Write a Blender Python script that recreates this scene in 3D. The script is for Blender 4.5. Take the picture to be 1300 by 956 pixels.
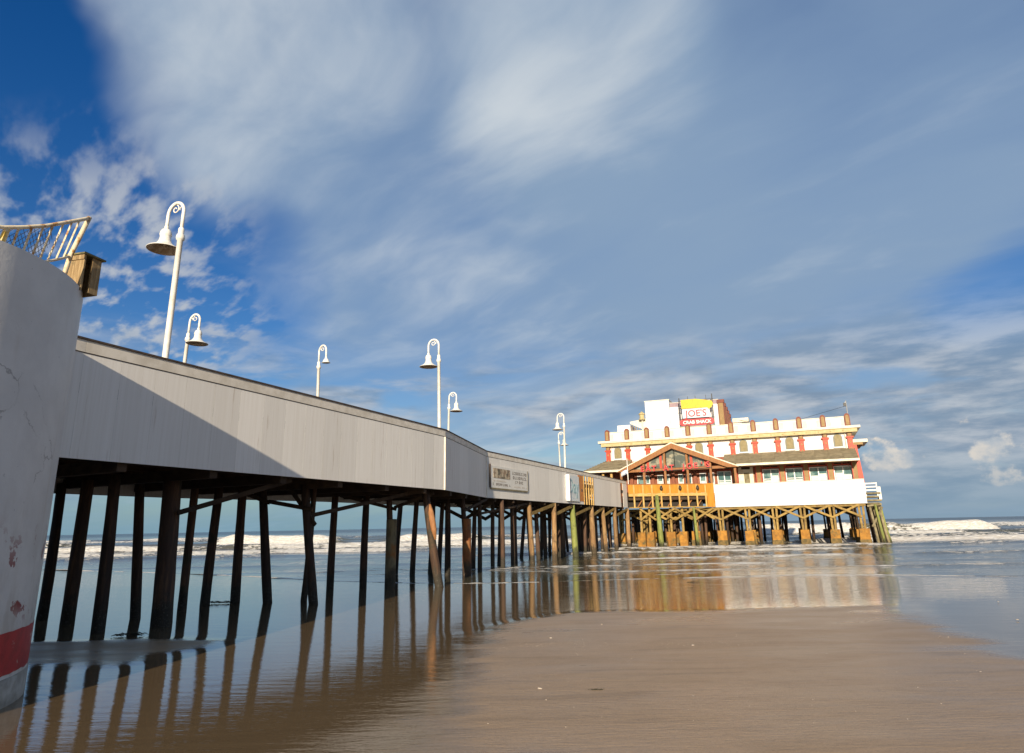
import bpy, bmesh, math, random
import numpy as np
from mathutils import Vector, Matrix, Euler
random.seed(7); np.random.seed(7)
S = bpy.context.scene
for o in list(bpy.data.objects): bpy.data.objects.remove(o)
R = math.radians
EYE = 2.7
SUN_T, SUN_E = R(10.2), R(15.5)          # sun: degrees left of straight behind the camera, elevation

# ------------------------------------------------------------------ camera
cd = bpy.data.cameras.new('camera'); cam = bpy.data.objects.new('camera', cd); S.collection.objects.link(cam)
cd.lens = 24; cd.sensor_width = 36; cd.sensor_fit = 'HORIZONTAL'; cd.shift_y = -45/1300; cd.clip_start = .1; cd.clip_end = 20000
cam.matrix_world = Matrix.Translation((0, 0, EYE)) @ Euler((math.pi/2 + math.atan(234.8/(1300*24/36)), 0, 0)).to_matrix().to_4x4() @ Matrix.Rotation(-R(1.13), 4, 'Z')
S.camera = cam
# ------------------------------------------------------------------ exposure
S.view_settings.view_transform = 'Standard'; S.view_settings.look = 'None'
S.view_settings.gamma = 1; S.view_settings.exposure = 0.44
# ------------------------------------------------------------------ sun
sd = bpy.data.lights.new('sun', 'SUN'); sd.energy = 5.0; sd.angle = R(.53); sd.color = (1, .86, .66)
sun = bpy.data.objects.new('sun', sd); S.collection.objects.link(sun)
L = Vector((math.sin(SUN_T)*math.cos(SUN_E), math.cos(SUN_T)*math.cos(SUN_E), -math.sin(SUN_E)))
sun.rotation_euler = L.to_track_quat('-Z', 'Y').to_euler(); sun.location = (-20, -60, 40)

# ------------------------------------------------------------------ node helpers
class NT:
    def __init__(s, tree): s.t = tree; s.n = tree.nodes; s.l = tree.links
    def new(s, typ, **kw):
        n = s.n.new(typ)
        for k, v in kw.items(): setattr(n, k, v)
        return n
    def put(s, sock, v):
        if isinstance(v, bpy.types.NodeSocket): s.l.new(v, sock)
        elif v is not None:
            if sock.type == 'RGBA' and len(v) == 3: v = (*v, 1)
            sock.default_value = v
    def m(s, op, a, b=None, c=None, clamp=False):
        n = s.new('ShaderNodeMath', operation=op, use_clamp=clamp)
        for i, v in enumerate((a, b, c)):
            if v is not None: s.put(n.inputs[i], v)
        return n.outputs[0]
    def vm(s, op, a, b=None, out=0):
        n = s.new('ShaderNodeVectorMath', operation=op)
        s.put(n.inputs[0], a)
        if b is not None: s.put(n.inputs['Scale' if op == 'SCALE' else 1], b)
        return n.outputs['Value' if op in ('DOT_PRODUCT', 'LENGTH') else 0]
    def mix(s, f, a, b, bt='MIX'):
        n = s.new('ShaderNodeMix', data_type='RGBA', blend_type=bt)
        s.put(n.inputs[0], f); s.put(n.inputs[6], a); s.put(n.inputs[7], b); return n.outputs[2]
    def sep(s, v): n = s.new('ShaderNodeSeparateXYZ'); s.put(n.inputs[0], v); return n.outputs
    def comb(s, x, y, z): 
        n = s.new('ShaderNodeCombineXYZ')
        for i, v in enumerate((x, y, z)): s.put(n.inputs[i], v)
        return n.outputs[0]
    def noise(s, vec, scale, detail=4, rough=.55, dist=0.0, out=0, lac=2.0):
        n = s.new('ShaderNodeTexNoise'); s.put(n.inputs['Vector'], vec); s.put(n.inputs['Scale'], scale)
        n.inputs['Detail'].default_value = detail; n.inputs['Roughness'].default_value = rough
        n.inputs['Distortion'].default_value = dist; n.inputs['Lacunarity'].default_value = lac
        return n.outputs[out]
    def ss(s, v, a, b, lo=0.0, hi=1.0):
        n = s.new('ShaderNodeMapRange', interpolation_type='SMOOTHSTEP'); s.put(n.inputs[0], v)
        for i, q in zip((1, 2, 3, 4), (a, b, lo, hi)): s.put(n.inputs[i], q)
        return n.outputs[0]

# ------------------------------------------------------------------ world: Nishita sky with procedural cloud layers
W = bpy.data.worlds.new('World'); S.world = W; W.use_nodes = True
t = NT(W.node_tree); t.n.clear()
sky = t.new('ShaderNodeTexSky', sky_type='NISHITA'); sky.sun_disc = False
sky.sun_elevation = SUN_E; sky.sun_rotation = math.pi + SUN_T; sky.air_density = 1.0; sky.dust_density = .6; sky.ozone_density = 2.2
tc = t.new('ShaderNodeTexCoord'); d = t.vm('NORMALIZE', tc.outputs['Generated'])
dx, dy, dz = t.sep(d)
zc = t.m('MAXIMUM', dz, 0.0)
inv = t.m('DIVIDE', 1.0, t.m('ADD', zc, .10))
px = t.m('MULTIPLY', dx, inv); py = t.m('MULTIPLY', dy, inv)
ca, sa = math.cos(R(40)), math.sin(R(40))
al = t.m('ADD', t.m('MULTIPLY', px, -sa), t.m('MULTIPLY', py, ca))      # along the streaks
ac = t.m('ADD', t.m('MULTIPLY', px, ca), t.m('MULTIPLY', py, sa))       # across them
pl = t.comb(px, py, 0.0)
warp = t.noise(pl, .9, 3, .5, out=1)
wv = t.vm('SCALE', t.vm('SUBTRACT', warp, (.5, .5, .5)), .9)
st = t.vm('ADD', t.comb(t.m('MULTIPLY', al, .42), t.m('MULTIPLY', ac, 1.0), 3.3), wv)
n_veil = t.noise(st, .85, 6, .5)
n_fine = t.noise(t.vm('ADD', t.comb(t.m('MULTIPLY', al, .9), t.m('MULTIPLY', ac, 2.0), 9.1), wv), 2.1, 6, .52)
dw = t.vm('NORMALIZE', t.vm('ADD', d, t.vm('SCALE', t.vm('SUBTRACT', t.noise(st, 1.1, 5, .55, out=1), (.5, .5, .5)), .30)))
def blob(c, r0, r1):     # 1 inside angle r0 (degrees) of direction c, 0 beyond r1
    c = Vector(c).normalized()
    return t.ss(t.vm('DOT_PRODUCT', dw if r1 > 6 else d, tuple(c)), math.cos(R(r1)), math.cos(R(r0)))
def add(*v):
    r = v[0]
    for q in v[1:]: r = t.m('ADD', r, q)
    return r
def mul(a, b): return t.m('MULTIPLY', a, b)
cov = add(mul(n_veil, 1.3), mul(n_fine, .26), -.13,
          mul(blob((-.40, .70, .60), 2, 19), .42), mul(blob((.09, .80, .59), 1, 12), .38), mul(blob((.05, .90, .42), 5, 26), .28),
          mul(blob((.42, .83, .38), 5, 30), .30),
          mul(blob((-.68, .60, .44), 3, 20), -1.1), mul(blob((-.66, .54, .56), 2, 15), -.7), mul(blob((-.37, .87, .32), 0, 9), -.42), mul(blob((-.57, .76, .33), 2, 13), -.7),
          mul(blob((-.48, .83, .27), 0, 12), -.45),
          mul(blob((.63, .74, .22), 0, 10), -.6))
veil = t.ss(cov, .05, 1.25)
# small rippled puffs low on the left
rip = t.noise(t.vm('ADD', t.comb(t.m('MULTIPLY', al, 1.0), t.m('MULTIPLY', ac, 2.3), 1.7), t.vm('SCALE', wv, .35)), 6.2, 4, .5)
puff = mul(t.ss(rip, .43, .68), mul(blob((-.53, .79, .30), 5, 15), .85))
# low bank and cumulus near the horizon
az = t.m('ARCTAN2', dx, dy); el = t.m('ARCSINE', dz)
hv = t.comb(t.m('MULTIPLY', az, 3.4), t.m('MULTIPLY', el, 15.0), 4.2)
bankn = t.noise(hv, 1.25, 7, .56, .4)
bank = mul(t.ss(add(bankn, mul(t.ss(az, .05, .55), .20)), .46, .68), mul(t.ss(el, .30, .17), t.ss(el, -.02, .03)))
cun = t.noise(t.comb(t.m('MULTIPLY', az, 30.0), t.m('MULTIPLY', el, 38.0), 8.8), 1.0, 7, .6)
cum = t.ss(add(cun, mul(blob((.468, .880, .078), .3, 2.3), .62), mul(blob((.50, .862, .070), .1, 1.3), .52), mul(blob((.578, .812, .058), .4, 3.0), .52), mul(blob((.556, .825, .100), .4, 2.6), .36), -.62), .34, .52)
base = t.new('ShaderNodeHueSaturation'); base.inputs['Hue'].default_value = .517; base.inputs['Saturation'].default_value = 1.42; base.inputs['Value'].default_value = .92
t.l.new(sky.outputs[0], base.inputs['Color'])
skyc = base.outputs[0]
lum = t.ss(add(mul(n_fine, 1.15), mul(n_veil, .8), -.06, mul(blob((.09, .80, .59), 1, 13), .35), mul(blob((-.38, .72, .60), 1, 16), .28), mul(blob((.50, .74, .42), 5, 34), -.24)), .74, 1.52)
cveil = t.mix(lum, (2.25, 3.2, 4.5), (5.3, 5.8, 6.2))
cl = t.mix(mul(veil, .95), skyc, cveil)
cl = t.mix(puff, cl, (4.4, 4.7, 5.1))
bshade = t.ss(t.noise(hv, 2.6, 6, .6), .35, .68)
cl = t.mix(mul(bank, .9), cl, t.mix(bshade, (1.85, 2.55, 3.5), (4.5, 4.8, 5.2)))
cl = t.mix(mul(cum, .9), cl, t.mix(t.ss(cun, .38, .66), (4.4, 4.7, 5.0), (7.4, 6.6, 5.6)))
low = t.ss(el, .11, .0)
cl = t.mix(mul(low, .80), cl, t.mix(t.ss(az, -.4, .5), (1.5, 2.9, 3.9), (1.9, 2.9, 3.9)))
bg = t.new('ShaderNodeBackground'); bg.inputs['Strength'].default_value = .085; t.l.new(cl, bg.inputs['Color'])
wo = t.new('ShaderNodeOutputWorld'); t.l.new(bg.outputs[0], wo.inputs['Surface'])

# ------------------------------------------------------------------ materials
MATS = {}
def mat(name, col, rough=.6, col2=None, scale=3.0, stretch=(1, 1, 1), lo=.35, hi=.65, bump=0.0, bscale=None, bstretch=None, spec=.5, metal=0.0, dirt=None, dscale=1.2, dstretch=(1, 1, 1), dlo=.55, dhi=.75, rnd=0.0, coat=0.0, ior=1.45):
    m = bpy.data.materials.new(name); m.use_nodes = True; q = NT(m.node_tree); b = q.n['Principled BSDF']
    g = q.new('ShaderNodeNewGeometry'); P = g.outputs['Position']
    c = q.new('ShaderNodeRGB').outputs[0]; c.default_value = (*col, 1)
    if col2:
        f = q.ss(q.noise(q.vm('MULTIPLY', P, stretch), scale, 5, .6), lo, hi); c = q.mix(f, c, col2)
    if dirt:
        f = q.ss(q.noise(q.vm('MULTIPLY', P, dstretch), dscale, 6, .65), dlo, dhi); c = q.mix(f, c, dirt)
    if rnd:
        oi = q.new('ShaderNodeObjectInfo'); h = q.new('ShaderNodeHueSaturation'); q.l.new(c, h.inputs['Color'])
        q.put(h.inputs['Value'], q.m('ADD', q.m('MULTIPLY', oi.outputs['Random'], 2*rnd), 1-rnd)); c = h.outputs[0]
    q.put(b.inputs['Base Color'], c); b.inputs['Roughness'].default_value = rough; b.inputs['Metallic'].default_value = metal
    b.inputs['Specular IOR Level'].default_value = spec; b.inputs['Coat Weight'].default_value = coat; b.inputs['IOR'].default_value = ior
    if bump:
        bn = q.new('ShaderNodeBump'); bn.inputs['Strength'].default_value = bump; bn.inputs['Distance'].default_value = .03
        q.put(bn.inputs['Height'], q.noise(q.vm('MULTIPLY', P, bstretch or stretch), bscale or scale*4, 4, .6)); q.l.new(bn.outputs[0], b.inputs['Normal'])
    MATS[name] = m; return m
mat('siding', (.82, .78, .71), .55, (.76, .715, .635), 2.2, (5, 5, .12), .3, .75, .10, 9, (6, 6, .15), dirt=(.44, .34, .24), dscale=2.0, dstretch=(3, 3, .2), dlo=.58, dhi=.82, rnd=.06)
mat('trim', (.76, .70, .60), .55, (.62, .56, .46), 2, (1, 1, 1), rnd=.02)
mat('dark_cap', (.05, .035, .025), .7, (.09, .06, .04), 4)
mat('abutment_paint', (.70, .70, .70), .6, (.60, .60, .60), 1.3, (1, 1, .5), bump=.08, bscale=14, bstretch=(1, 1, 1), dirt=(.40, .39, .37), dscale=7, dlo=.70, dhi=.80)
mat('red_paint', (.42, .016, .026), .5, (.30, .012, .020), 3, bump=.1, bscale=20, dirt=(.50, .44, .40), dscale=3.2, dlo=.62, dhi=.68)
mat('base_concrete', (.46, .42, .36), .8, (.30, .27, .22), 3, bump=.3)
mat('peeled', (.28, .025, .025), .7, (.16, .03, .03), 9)
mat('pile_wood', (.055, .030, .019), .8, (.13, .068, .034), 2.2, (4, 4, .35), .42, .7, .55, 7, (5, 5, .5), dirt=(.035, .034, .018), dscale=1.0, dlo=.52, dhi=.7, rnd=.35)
mat('pile_wood_sunlit', (.21, .115, .05), .8, (.34, .21, .09), 2.2, (4, 4, .35), .4, .65, .5, 7, (5, 5, .5), dirt=(.07, .05, .025), dscale=1.1, dlo=.52, dhi=.72, rnd=.25)  # lighter copy of pile_wood: sunlight on the outer near piles put into the colour
mat('stripped_wood', (.40, .19, .075), .7, (.26, .11, .04), 3, (4, 4, .4), bump=.3)
mat('pile_green', (.26, .27, .07), .8, (.16, .19, .05), 2, (3, 3, .5), bump=.5, dirt=(.06, .06, .02), dscale=1.2)
mat('jacket', (.24, .20, .11), .75, (.14, .11, .06), 2, (2, 2, .6), bump=.3, bscale=10, dirt=(.30, .13, .035), dscale=1.0, dlo=.5, dhi=.66)
mat('jacket_rust', (.30, .11, .030), .75, (.18, .055, .018), 2, (2, 2, .6), bump=.3, bscale=10, dirt=(.25, .18, .08), dscale=.9, dlo=.5, dhi=.7)
mat('beam_wood', (.034, .020, .011), .85, (.07, .042, .022), 2, (1, 1, 2), bump=.4, bscale=9, rnd=.3)  # dark timber, shade under the decks put into its colour
mat('brace_wood', (.20, .125, .032), .75, (.32, .21, .06), 2, bump=.35, bscale=9, rnd=.2)  # golden copy for front timbers, sunlight on them put into the colour
mat('footing', (.40, .19, .030), .85, (.26, .12, .022), 1.6, bump=.5, bscale=8, dirt=(.10, .085, .035), dscale=.9, dlo=.5, dhi=.66, rnd=.12)
mat('tide_growth', (.10, .075, .03), .9, (.20, .13, .045), 3, bump=.6, bscale=9)
mat('lamp_white', (.78, .76, .70), .42, (.70, .66, .58), 4, coat=.1, dirt=(.46, .34, .20), dscale=3.5, dstretch=(1, 1, .5), dlo=.66, dhi=.80)
mat('lamp_inner', (.62, .50, .36), .5, (.40, .28, .16), 6)
mat('fence_paint', (.70, .60, .42), .6, (.64, .53, .35), 4, dirt=(.42, .21, .06), dscale=5, dlo=.50, dhi=.62, bump=.2, bscale=30)
mat('fence_yellow', (.62, .40, .06), .6, (.70, .62, .45), 8)
mat('wire', (.10, .11, .14), .5, metal=.6)
mat('post_wood', (.36, .25, .12), .8, (.22, .14, .06), 3, (8, 8, .6), bump=.4, bscale=12, dirt=(.08, .07, .03), dscale=3)
mat('post_cap', (.10, .09, .04), .85, (.20, .17, .07), 7, bump=.3)
mat('sign_white', (.74, .72, .66), .5, (.68, .66, .60), 2)
mat('sign_ink', (.13, .105, .085), .6)
mat('sign_ink_pale', (.34, .30, .26), .6)
mat('sign_photo', (.28, .19, .12), .6, (.55, .46, .32), 3.5, (1, 1, 1), .4, .6, dirt=(.10, .09, .06), dscale=2.5, dlo=.5, dhi=.6)
mat('sign_teal', (.26, .42, .46), .5)
mat('sign_pale_blue', (.60, .68, .72), .5, (.70, .72, .68), 2)
mat('orange_board', (.62, .24, .05), .6, (.52, .18, .035), 3, (3, 3, .4), rnd=.08)
mat('white_wall', (.74, .71, .69), .55, (.69, .66, .64), .7, dirt=(.58, .50, .40), dscale=1.4, dstretch=(1, 1, .5), dlo=.68, dhi=.85)
mat('cornice_white', (.74, .69, .57), .55, (.64, .57, .42), 1.4, (1, 1, 1))
mat('frieze_tan', (.50, .42, .22), .6, (.42, .34, .16), 2)
mat('pilaster_red', (.50, .050, .014), .5, (.42, .040, .012), 2)
mat('pilaster_brick', (.15, .034, .018), .6, (.19, .046, .022), 2)
mat('pilaster_tan', (.30, .19, .07), .6, (.24, .15, .05), 2)
mat('shutter_tan', (.25, .20, .095), .6, (.20, .16, .07), 3)
mat('frame_grey', (.15, .18, .18), .5)
mat('window_white', (.80, .79, .77), .45)
mat('glass', (.06, .13, .135), .06, (.16, .25, .24), .8, (1, 1, 1.5), .45, .55, spec=.8)
mat('gable_glass', (.10, .11, .09), .08, (.34, .31, .22), .55, (1, 1, 1.2), .48, .6, spec=.8)  # pale tan patches are reflections painted into the glass colour
mat('blind', (.60, .66, .63), .6, (.52, .58, .56), 3)
mat('red_brown', (.20, .05, .02), .6, (.27, .085, .034), 2)
mat('timber', (.31, .13, .035), .6, (.23, .09, .022), 3, (2, 2, .5))
mat('balcony_orange', (.56, .24, .020), .55, (.46, .18, .015), 2, (3, 3, .4), rnd=.07)
mat('balcony_light', (.55, .36, .12), .55, (.46, .27, .075), 2)
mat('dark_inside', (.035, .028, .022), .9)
mat('shingle', (.26, .215, .13), .85, (.19, .155, .09), 1.8, (1, 1, 1), bump=.3, bscale=7, rnd=.10)
mat('letter_red', (.52, .03, .035), .4)
mat('letter_white', (.85, .83, .80), .4)
mat('sign_yellow', (.66, .48, .008), .45, (.56, .37, .008), 2.4)
mat('sign_blue_white', (.46, .57, .66), .45, (.54, .62, .66), 1)
mat('black_metal', (.03, .03, .032), .5)
mat('grey_metal', (.34, .35, .36), .45, metal=.3)
mat('flag_blue', (.20, .28, .50), .7, (.72, .72, .74), 3, lo=.45, hi=.5)
mat('lantern', (.05, .035, .02), .5)
mat('weathered', (.26, .22, .13), .85, (.16, .13, .07), 2, bump=.4, rnd=.25)
mat('shell', (.50, .44, .36), .6, (.30, .23, .17), 20)
mat('weed', (.03, .028, .015), .8)
mat('lilac_trim', (.30, .21, .23), .6)

# panels get vertical grooves
q = NT(MATS['siding'].node_tree)
for nm in ('pile_wood', 'pile_wood_sunlit', 'jacket', 'jacket_rust', 'pile_green'):     # barnacle and weed growth on the lowest metre
    q = NT(MATS[nm].node_tree); b = q.n['Principled BSDF']; src = b.inputs['Base Color'].links[0].from_socket
    P = q.new('ShaderNodeNewGeometry').outputs['Position']; pz = q.sep(P)[2]
    nz = q.noise(P, 3.0, 5, .65); f = q.ss(q.m('ADD', pz, q.m('MULTIPLY', q.m('SUBTRACT', nz, .5), 1.6)), .85, .15)
    gr = q.mix(q.ss(q.noise(P, 26, 3, .6), .55, .68), (.022, .020, .012), (.13, .12, .10)); q.put(b.inputs['Base Color'], q.mix(q.m('MULTIPLY', f, .85), src, gr))
# ------------------------------------------------------------------ mesh helpers
COL = S.collection
class MB:
    def __init__(s): s.v = []; s.f = []
    def add(s, vs, fs):
        o = len(s.v); s.v += [tuple(p) for p in vs]; s.f += [tuple(i+o for i in f) for f in fs]; return s
    def box(s, x0, x1, y0, y1, z0, z1):
        return s.add([(x0,y0,z0),(x1,y0,z0),(x1,y1,z0),(x0,y1,z0),(x0,y0,z1),(x1,y0,z1),(x1,y1,z1),(x0,y1,z1)],
                     [(0,3,2,1),(4,5,6,7),(0,1,5,4),(1,2,6,5),(2,3,7,6),(3,0,4,7)])
    def bar(s, a, b, w, h, up=(0,0,1)):
        a, b = Vector(a), Vector(b); dd = (b-a).normalized(); u = Vector(up)
        if abs(dd.dot(u)) > .98: u = Vector((0,1,0))
        x = dd.cross(u).normalized()*w/2; y = x.cross(dd).normalized()*h/2
        vs = [a-x-y, a+x-y, a+x+y, a-x+y, b-x-y, b+x-y, b+x+y, b-x+y]
        return s.add(vs, [(0,3,2,1),(4,5,6,7),(0,1,5,4),(1,2,6,5),(2,3,7,6),(3,0,4,7)])
    def tube(s, pts, rad, n=8, cap=True):
        pts = [Vector(p) for p in pts]; m = len(pts)
        if not hasattr(rad, '__len__'): rad = [rad]*m
        o = len(s.v); ref = None
        for i, p in enumerate(pts):
            dd = (pts[min(i+1, m-1)]-pts[max(i-1, 0)]).normalized()
            if ref is None: ref = Vector((1,0,0)) if abs(dd.x) < .9 else Vector((0,1,0))
            x = (ref - dd*ref.dot(dd)).normalized(); ref = x; y = dd.cross(x)
            for k in range(n):
                a = 2*math.pi*k/n; s.v.append(tuple(p + (x*math.cos(a)+y*math.sin(a))*rad[i]))
        for i in range(m-1):
            for k in range(n):
                k2 = (k+1) % n; s.f.append((o+i*n+k, o+i*n+k2, o+(i+1)*n+k2, o+(i+1)*n+k))
        if cap:
            s.f.append(tuple(o+k for k in reversed(range(n)))); s.f.append(tuple(o+(m-1)*n+k for k in range(n)))
        return s
    def lathe(s, prof, c=(0,0,0), n=20):
        o = len(s.v); m = len(prof)
        for r, z in prof:
            for k in range(n):
                a = 2*math.pi*k/n; s.v.append((c[0]+r*math.cos(a), c[1]+r*math.sin(a), c[2]+z))
        for i in range(m-1):
            for k in range(n):
                k2 = (k+1) % n; s.f.append((o+i*n+k, o+i*n+k2, o+(i+1)*n+k2, o+(i+1)*n+k))
        return s
    def prism(s, poly, y0, y1, axes='xz'):
        n = len(poly); vs = []
        for y in (y0, y1):
            for a, b in poly: vs.append((a, y, b) if axes == 'xz' else ((a, b, y) if axes == 'xy' else (y, a, b)))
        fs = [tuple(range(n)), tuple(reversed(range(n, 2*n)))] + [(i, i+n, (i+1) % n+n, (i+1) % n) for i in range(n)]
        return s.add(vs, fs)
    def mesh(s, name, m, smooth=False):
        me = bpy.data.meshes.new(name); me.from_pydata(s.v, [], s.f); me.update()
        bm = bmesh.new(); bm.from_mesh(me); bmesh.ops.recalc_face_normals(bm, faces=bm.faces); bm.to_mesh(me); bm.free()
        me.materials.append(MATS[m] if isinstance(m, str) else m)
        if smooth:
            for p in me.polygons: p.use_smooth = True
        return me
    def build(s, name, m, parent=None, smooth=False, loc=None):
        return link(name, s.mesh(name, m, smooth), parent, loc)
def link(name, me, parent=None, loc=None, rz=0.0):
    o = bpy.data.objects.new(name, me); COL.objects.link(o)
    if parent: o.parent = parent
    if loc is not None: o.location = loc
    if rz: o.rotation_euler.z = rz
    return o
def tag(o, label=None, cat=None, group=None, kind=None):
    if label: o['label'] = label
    if cat: o['category'] = cat
    if group: o['group'] = group
    if kind: o['kind'] = kind
    return o
def thing(name, label, cat, loc=(0,0,0), rz=0.0, group=None):
    o = bpy.data.objects.new(name, None); COL.objects.link(o); o.location = loc; o.rotation_euler.z = rz; o.empty_display_size = .3
    return tag(o, label, cat, group)
def copy_tree(o, parent=None):
    c = o.copy(); COL.objects.link(c); c.parent = parent
    for ch in o.children: copy_tree(ch, c)
    return c
def text_mesh(txt, size, m, depth=.03, bold=.0):
    cu = bpy.data.curves.new('text', 'FONT'); cu.body = txt; cu.size = size; cu.extrude = depth; cu.offset = bold; cu.align_x = 'CENTER'; cu.resolution_u = 3
    o = bpy.data.objects.new('text', cu); COL.objects.link(o)
    me = bpy.data.meshes.new_from_object(o.evaluated_get(bpy.context.evaluated_depsgraph_get()))
    bpy.data.objects.remove(o)
    me.materials.clear(); me.materials.append(MATS[m])
    me.transform(Matrix.Rotation(math.pi/2, 4, 'X'))      # stand it up in the xz plane, facing -y
    return me
def smooth_noise(x, seed):
    i = np.floor(x).astype(int); f = x-i; f = f*f*(3-2*f)
    h = lambda n: (np.sin(n*127.1+seed*311.7)*43758.5453) % 1
    return h(i)*(1-f)+h(i+1)*f
def noise2(x, y, seed=0):
    xi, yi = np.floor(x), np.floor(y); fx, fy = x-xi, y-yi; fx = fx*fx*(3-2*fx); fy = fy*fy*(3-2*fy)
    h = lambda a, b: (np.sin(a*127.1+b*269.5+seed*74.7)*43758.5453) % 1
    return (h(xi,yi)*(1-fx)+h(xi+1,yi)*fx)*(1-fy)+(h(xi,yi+1)*(1-fx)+h(xi+1,yi+1)*fx)*fy
def fbm(x, y, seed=0, oct=4):
    r = 0; a = .5
    for k in range(oct): r = r+a*noise2(x*2**k, y*2**k, seed+k); a *= .5
    return r/(1-.5**oct)
def sstep(x, a, b): u = np.clip((x-a)/(b-a), 0, 1); return u*u*(3-2*u)
def grid_object(name, X, Y, Z, m, attrs, kind):
    nr, nc = X.shape; me = bpy.data.meshes.new(name)
    v = np.stack([X, Y, Z], -1).reshape(-1, 3); idx = np.arange(nr*nc).reshape(nr, nc)
    f = np.stack([idx[:-1,:-1], idx[:-1,1:], idx[1:,1:], idx[1:,:-1]], -1).reshape(-1, 4)
    me.vertices.add(len(v)); me.vertices.foreach_set('co', v.ravel().astype(np.float32))
    me.loops.add(f.size); me.loops.foreach_set('vertex_index', f.ravel().astype(np.int32))
    me.polygons.add(len(f)); me.polygons.foreach_set('loop_start', np.arange(0, f.size, 4, dtype=np.int32)); me.polygons.foreach_set('loop_total', np.full(len(f), 4, np.int32))
    me.polygons.foreach_set('use_smooth', np.ones(len(f), bool)); me.update(calc_edges=True); me.validate()
    for k, a in attrs.items():
        at = me.attributes.new(k, 'FLOAT', 'POINT'); at.data.foreach_set('value', a.ravel().astype(np.float32))
    me.materials.append(m); o = bpy.data.objects.new(name, me); COL.objects.link(o); o['kind'] = kind; return o

# ================================================================== SETTING: beach and sea
SEA = -.30
SHX = [-4000, -60, -40, -28, -19.7, -12.4, -6, -1.4, 3.7, 8.2, 11.6, 15.5, 20.5, 25.3, 40, 80, 4000]
SHY = [95, 76, 63, 56.3, 50.4, 44.3, 40.4, 39.6, 40.1, 40.7, 40.4, 41.0, 39.9, 37.4, 36, 37, 37]
def shore(x): return np.interp(x, SHX, SHY) + .5*(fbm(x*.16, x*0+3.1, 5)-.5) + .25*(fbm(x*.7, x*0+1.1, 8)-.5)
xs = np.concatenate([-np.geomspace(4000, 42, 24), np.arange(-40, 60, .33), np.geomspace(62, 4000, 24)])
ys = np.concatenate([-np.geomspace(4000, 6, 16), np.arange(-4, 46, .33), np.arange(46.5, 75, 2), np.geomspace(76, 4000, 20)])
X, Y = np.meshgrid(xs, ys)
def poly_sd(X, Y, pts):     # signed distance to a polygon, positive inside
    P = np.array(pts, float); dmin = np.full(X.shape, 1e9); ins = np.zeros(X.shape, bool)
    for i in range(len(P)):
        a, b = P[i], P[(i+1) % len(P)]; e = b-a
        tt = np.clip(((X-a[0])*e[0]+(Y-a[1])*e[1])/(e@e), 0, 1)
        dmin = np.minimum(dmin, np.hypot(X-a[0]-tt*e[0], Y-a[1]-tt*e[1]))
        c = ((a[1] > Y) != (b[1] > Y)) & (X < (b[0]-a[0])*(Y-a[1])/(b[1]-a[1]+1e-12)+a[0]); ins ^= c
    return np.where(ins, dmin, -dmin)
wob = (fbm(X*.35, Y*.9, 21)-.5)
wob2 = (fbm(X*.12, Y*.25, 25)-.5)
bar1 = poly_sd(X, Y, [(-2.2,-3), (-1.2,13), (-1.2,17.2), (-1.2,21.5), (-.2,24.3), (2,25.7), (7,25.9), (13.0,25.9), (12.6,21.9), (11.6,17), (10.6,12), (8,-3)]) 
edge_soft = .75 + 1.5*sstep(X, 9.0, 12.5) + 1.1*sstep(-X, -.6, 1.4)*sstep(-Y, -23.5, -20)
d1 = sstep(bar1 + 1.5*wob + .8*wob2, -edge_soft, edge_soft)
bar2 = poly_sd(X, Y, [(-14.2,19.2), (-14.2,21.4), (-11,21.7), (-8.0,21.4), (-8.6,20.2), (-9.6,17.4), (-12.3,17.4)])
d2 = sstep(bar2 + 1.0*wob, -.35, .5)
back = sstep(-Y, -7, 3)
dry = np.clip(np.maximum(np.maximum(d1, d2*.8), back), 0, 1)
sh = shore(X)
Z = SEA - .012 + .035*dry*(.6+.8*fbm(X*.3, Y*.5, 3)) + .004*(fbm(X*1.3, Y*2.0, 9)-.5) - sstep(Y-sh, -.5, 30)*1.6 - .02*np.clip(Y-sh-20, 0, 400)*.2
Z = np.where(Y > 80, -4, Z)
sm = bpy.data.materials.new('wet_sand'); sm.use_nodes = True; q = NT(sm.node_tree); b = q.n['Principled BSDF']
P = q.new('ShaderNodeNewGeometry').outputs['Position']
dr = q.new('ShaderNodeAttribute', attribute_name='dry').outputs['Fac']
fine = q.noise(q.vm('MULTIPLY', P, (.5, 2.2, 1)), 1.6, 7, .6)
grain = q.noise(P, 26, 5, .75)
bigp = q.noise(q.vm('MULTIPLY', P, (.16, .42, 1)), 1.3, 4, .55, .5)
dd = q.ss(q.m('ADD', q.m('ADD', dr, q.m('MULTIPLY', q.m('SUBTRACT', fine, .5), .55)), q.m('MULTIPLY', q.m('MULTIPLY', q.m('SUBTRACT', bigp, .62), 1.3), dr)), .10, .80)
cw = q.mix(fine, (.125, .085, .046), (.175, .120, .064)); cdry = q.mix(fine, (.34, .225, .125), (.46, .315, .185))
streak = q.ss(q.noise(q.vm('MULTIPLY', P, (.22, 2.6, 1)), 1.1, 5, .6, .6), .52, .74)
mott = q.ss(q.noise(q.vm('MULTIPLY', P, (1.2, 3.4, 1)), 2.4, 6, .65), .50, .72)
cdry = q.mix(q.m('MULTIPLY', mott, .30), cdry, (.20, .135, .085))
cdry = q.mix(q.m('MULTIPLY', streak, .55), cdry, (.22, .150, .090))
c = q.mix(dd, cw, cdry); c = q.mix(q.m('MULTIPLY', q.ss(grain, .45, .75), .40), c, (.085, .060, .040))
q.put(b.inputs['Base Color'], c); q.put(b.inputs['Roughness'], q.m('ADD', q.m('MULTIPLY', dd, q.ss(bigp, .35, .7, .26, .44)), .035)); b.inputs['IOR'].default_value = 1.55
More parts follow.
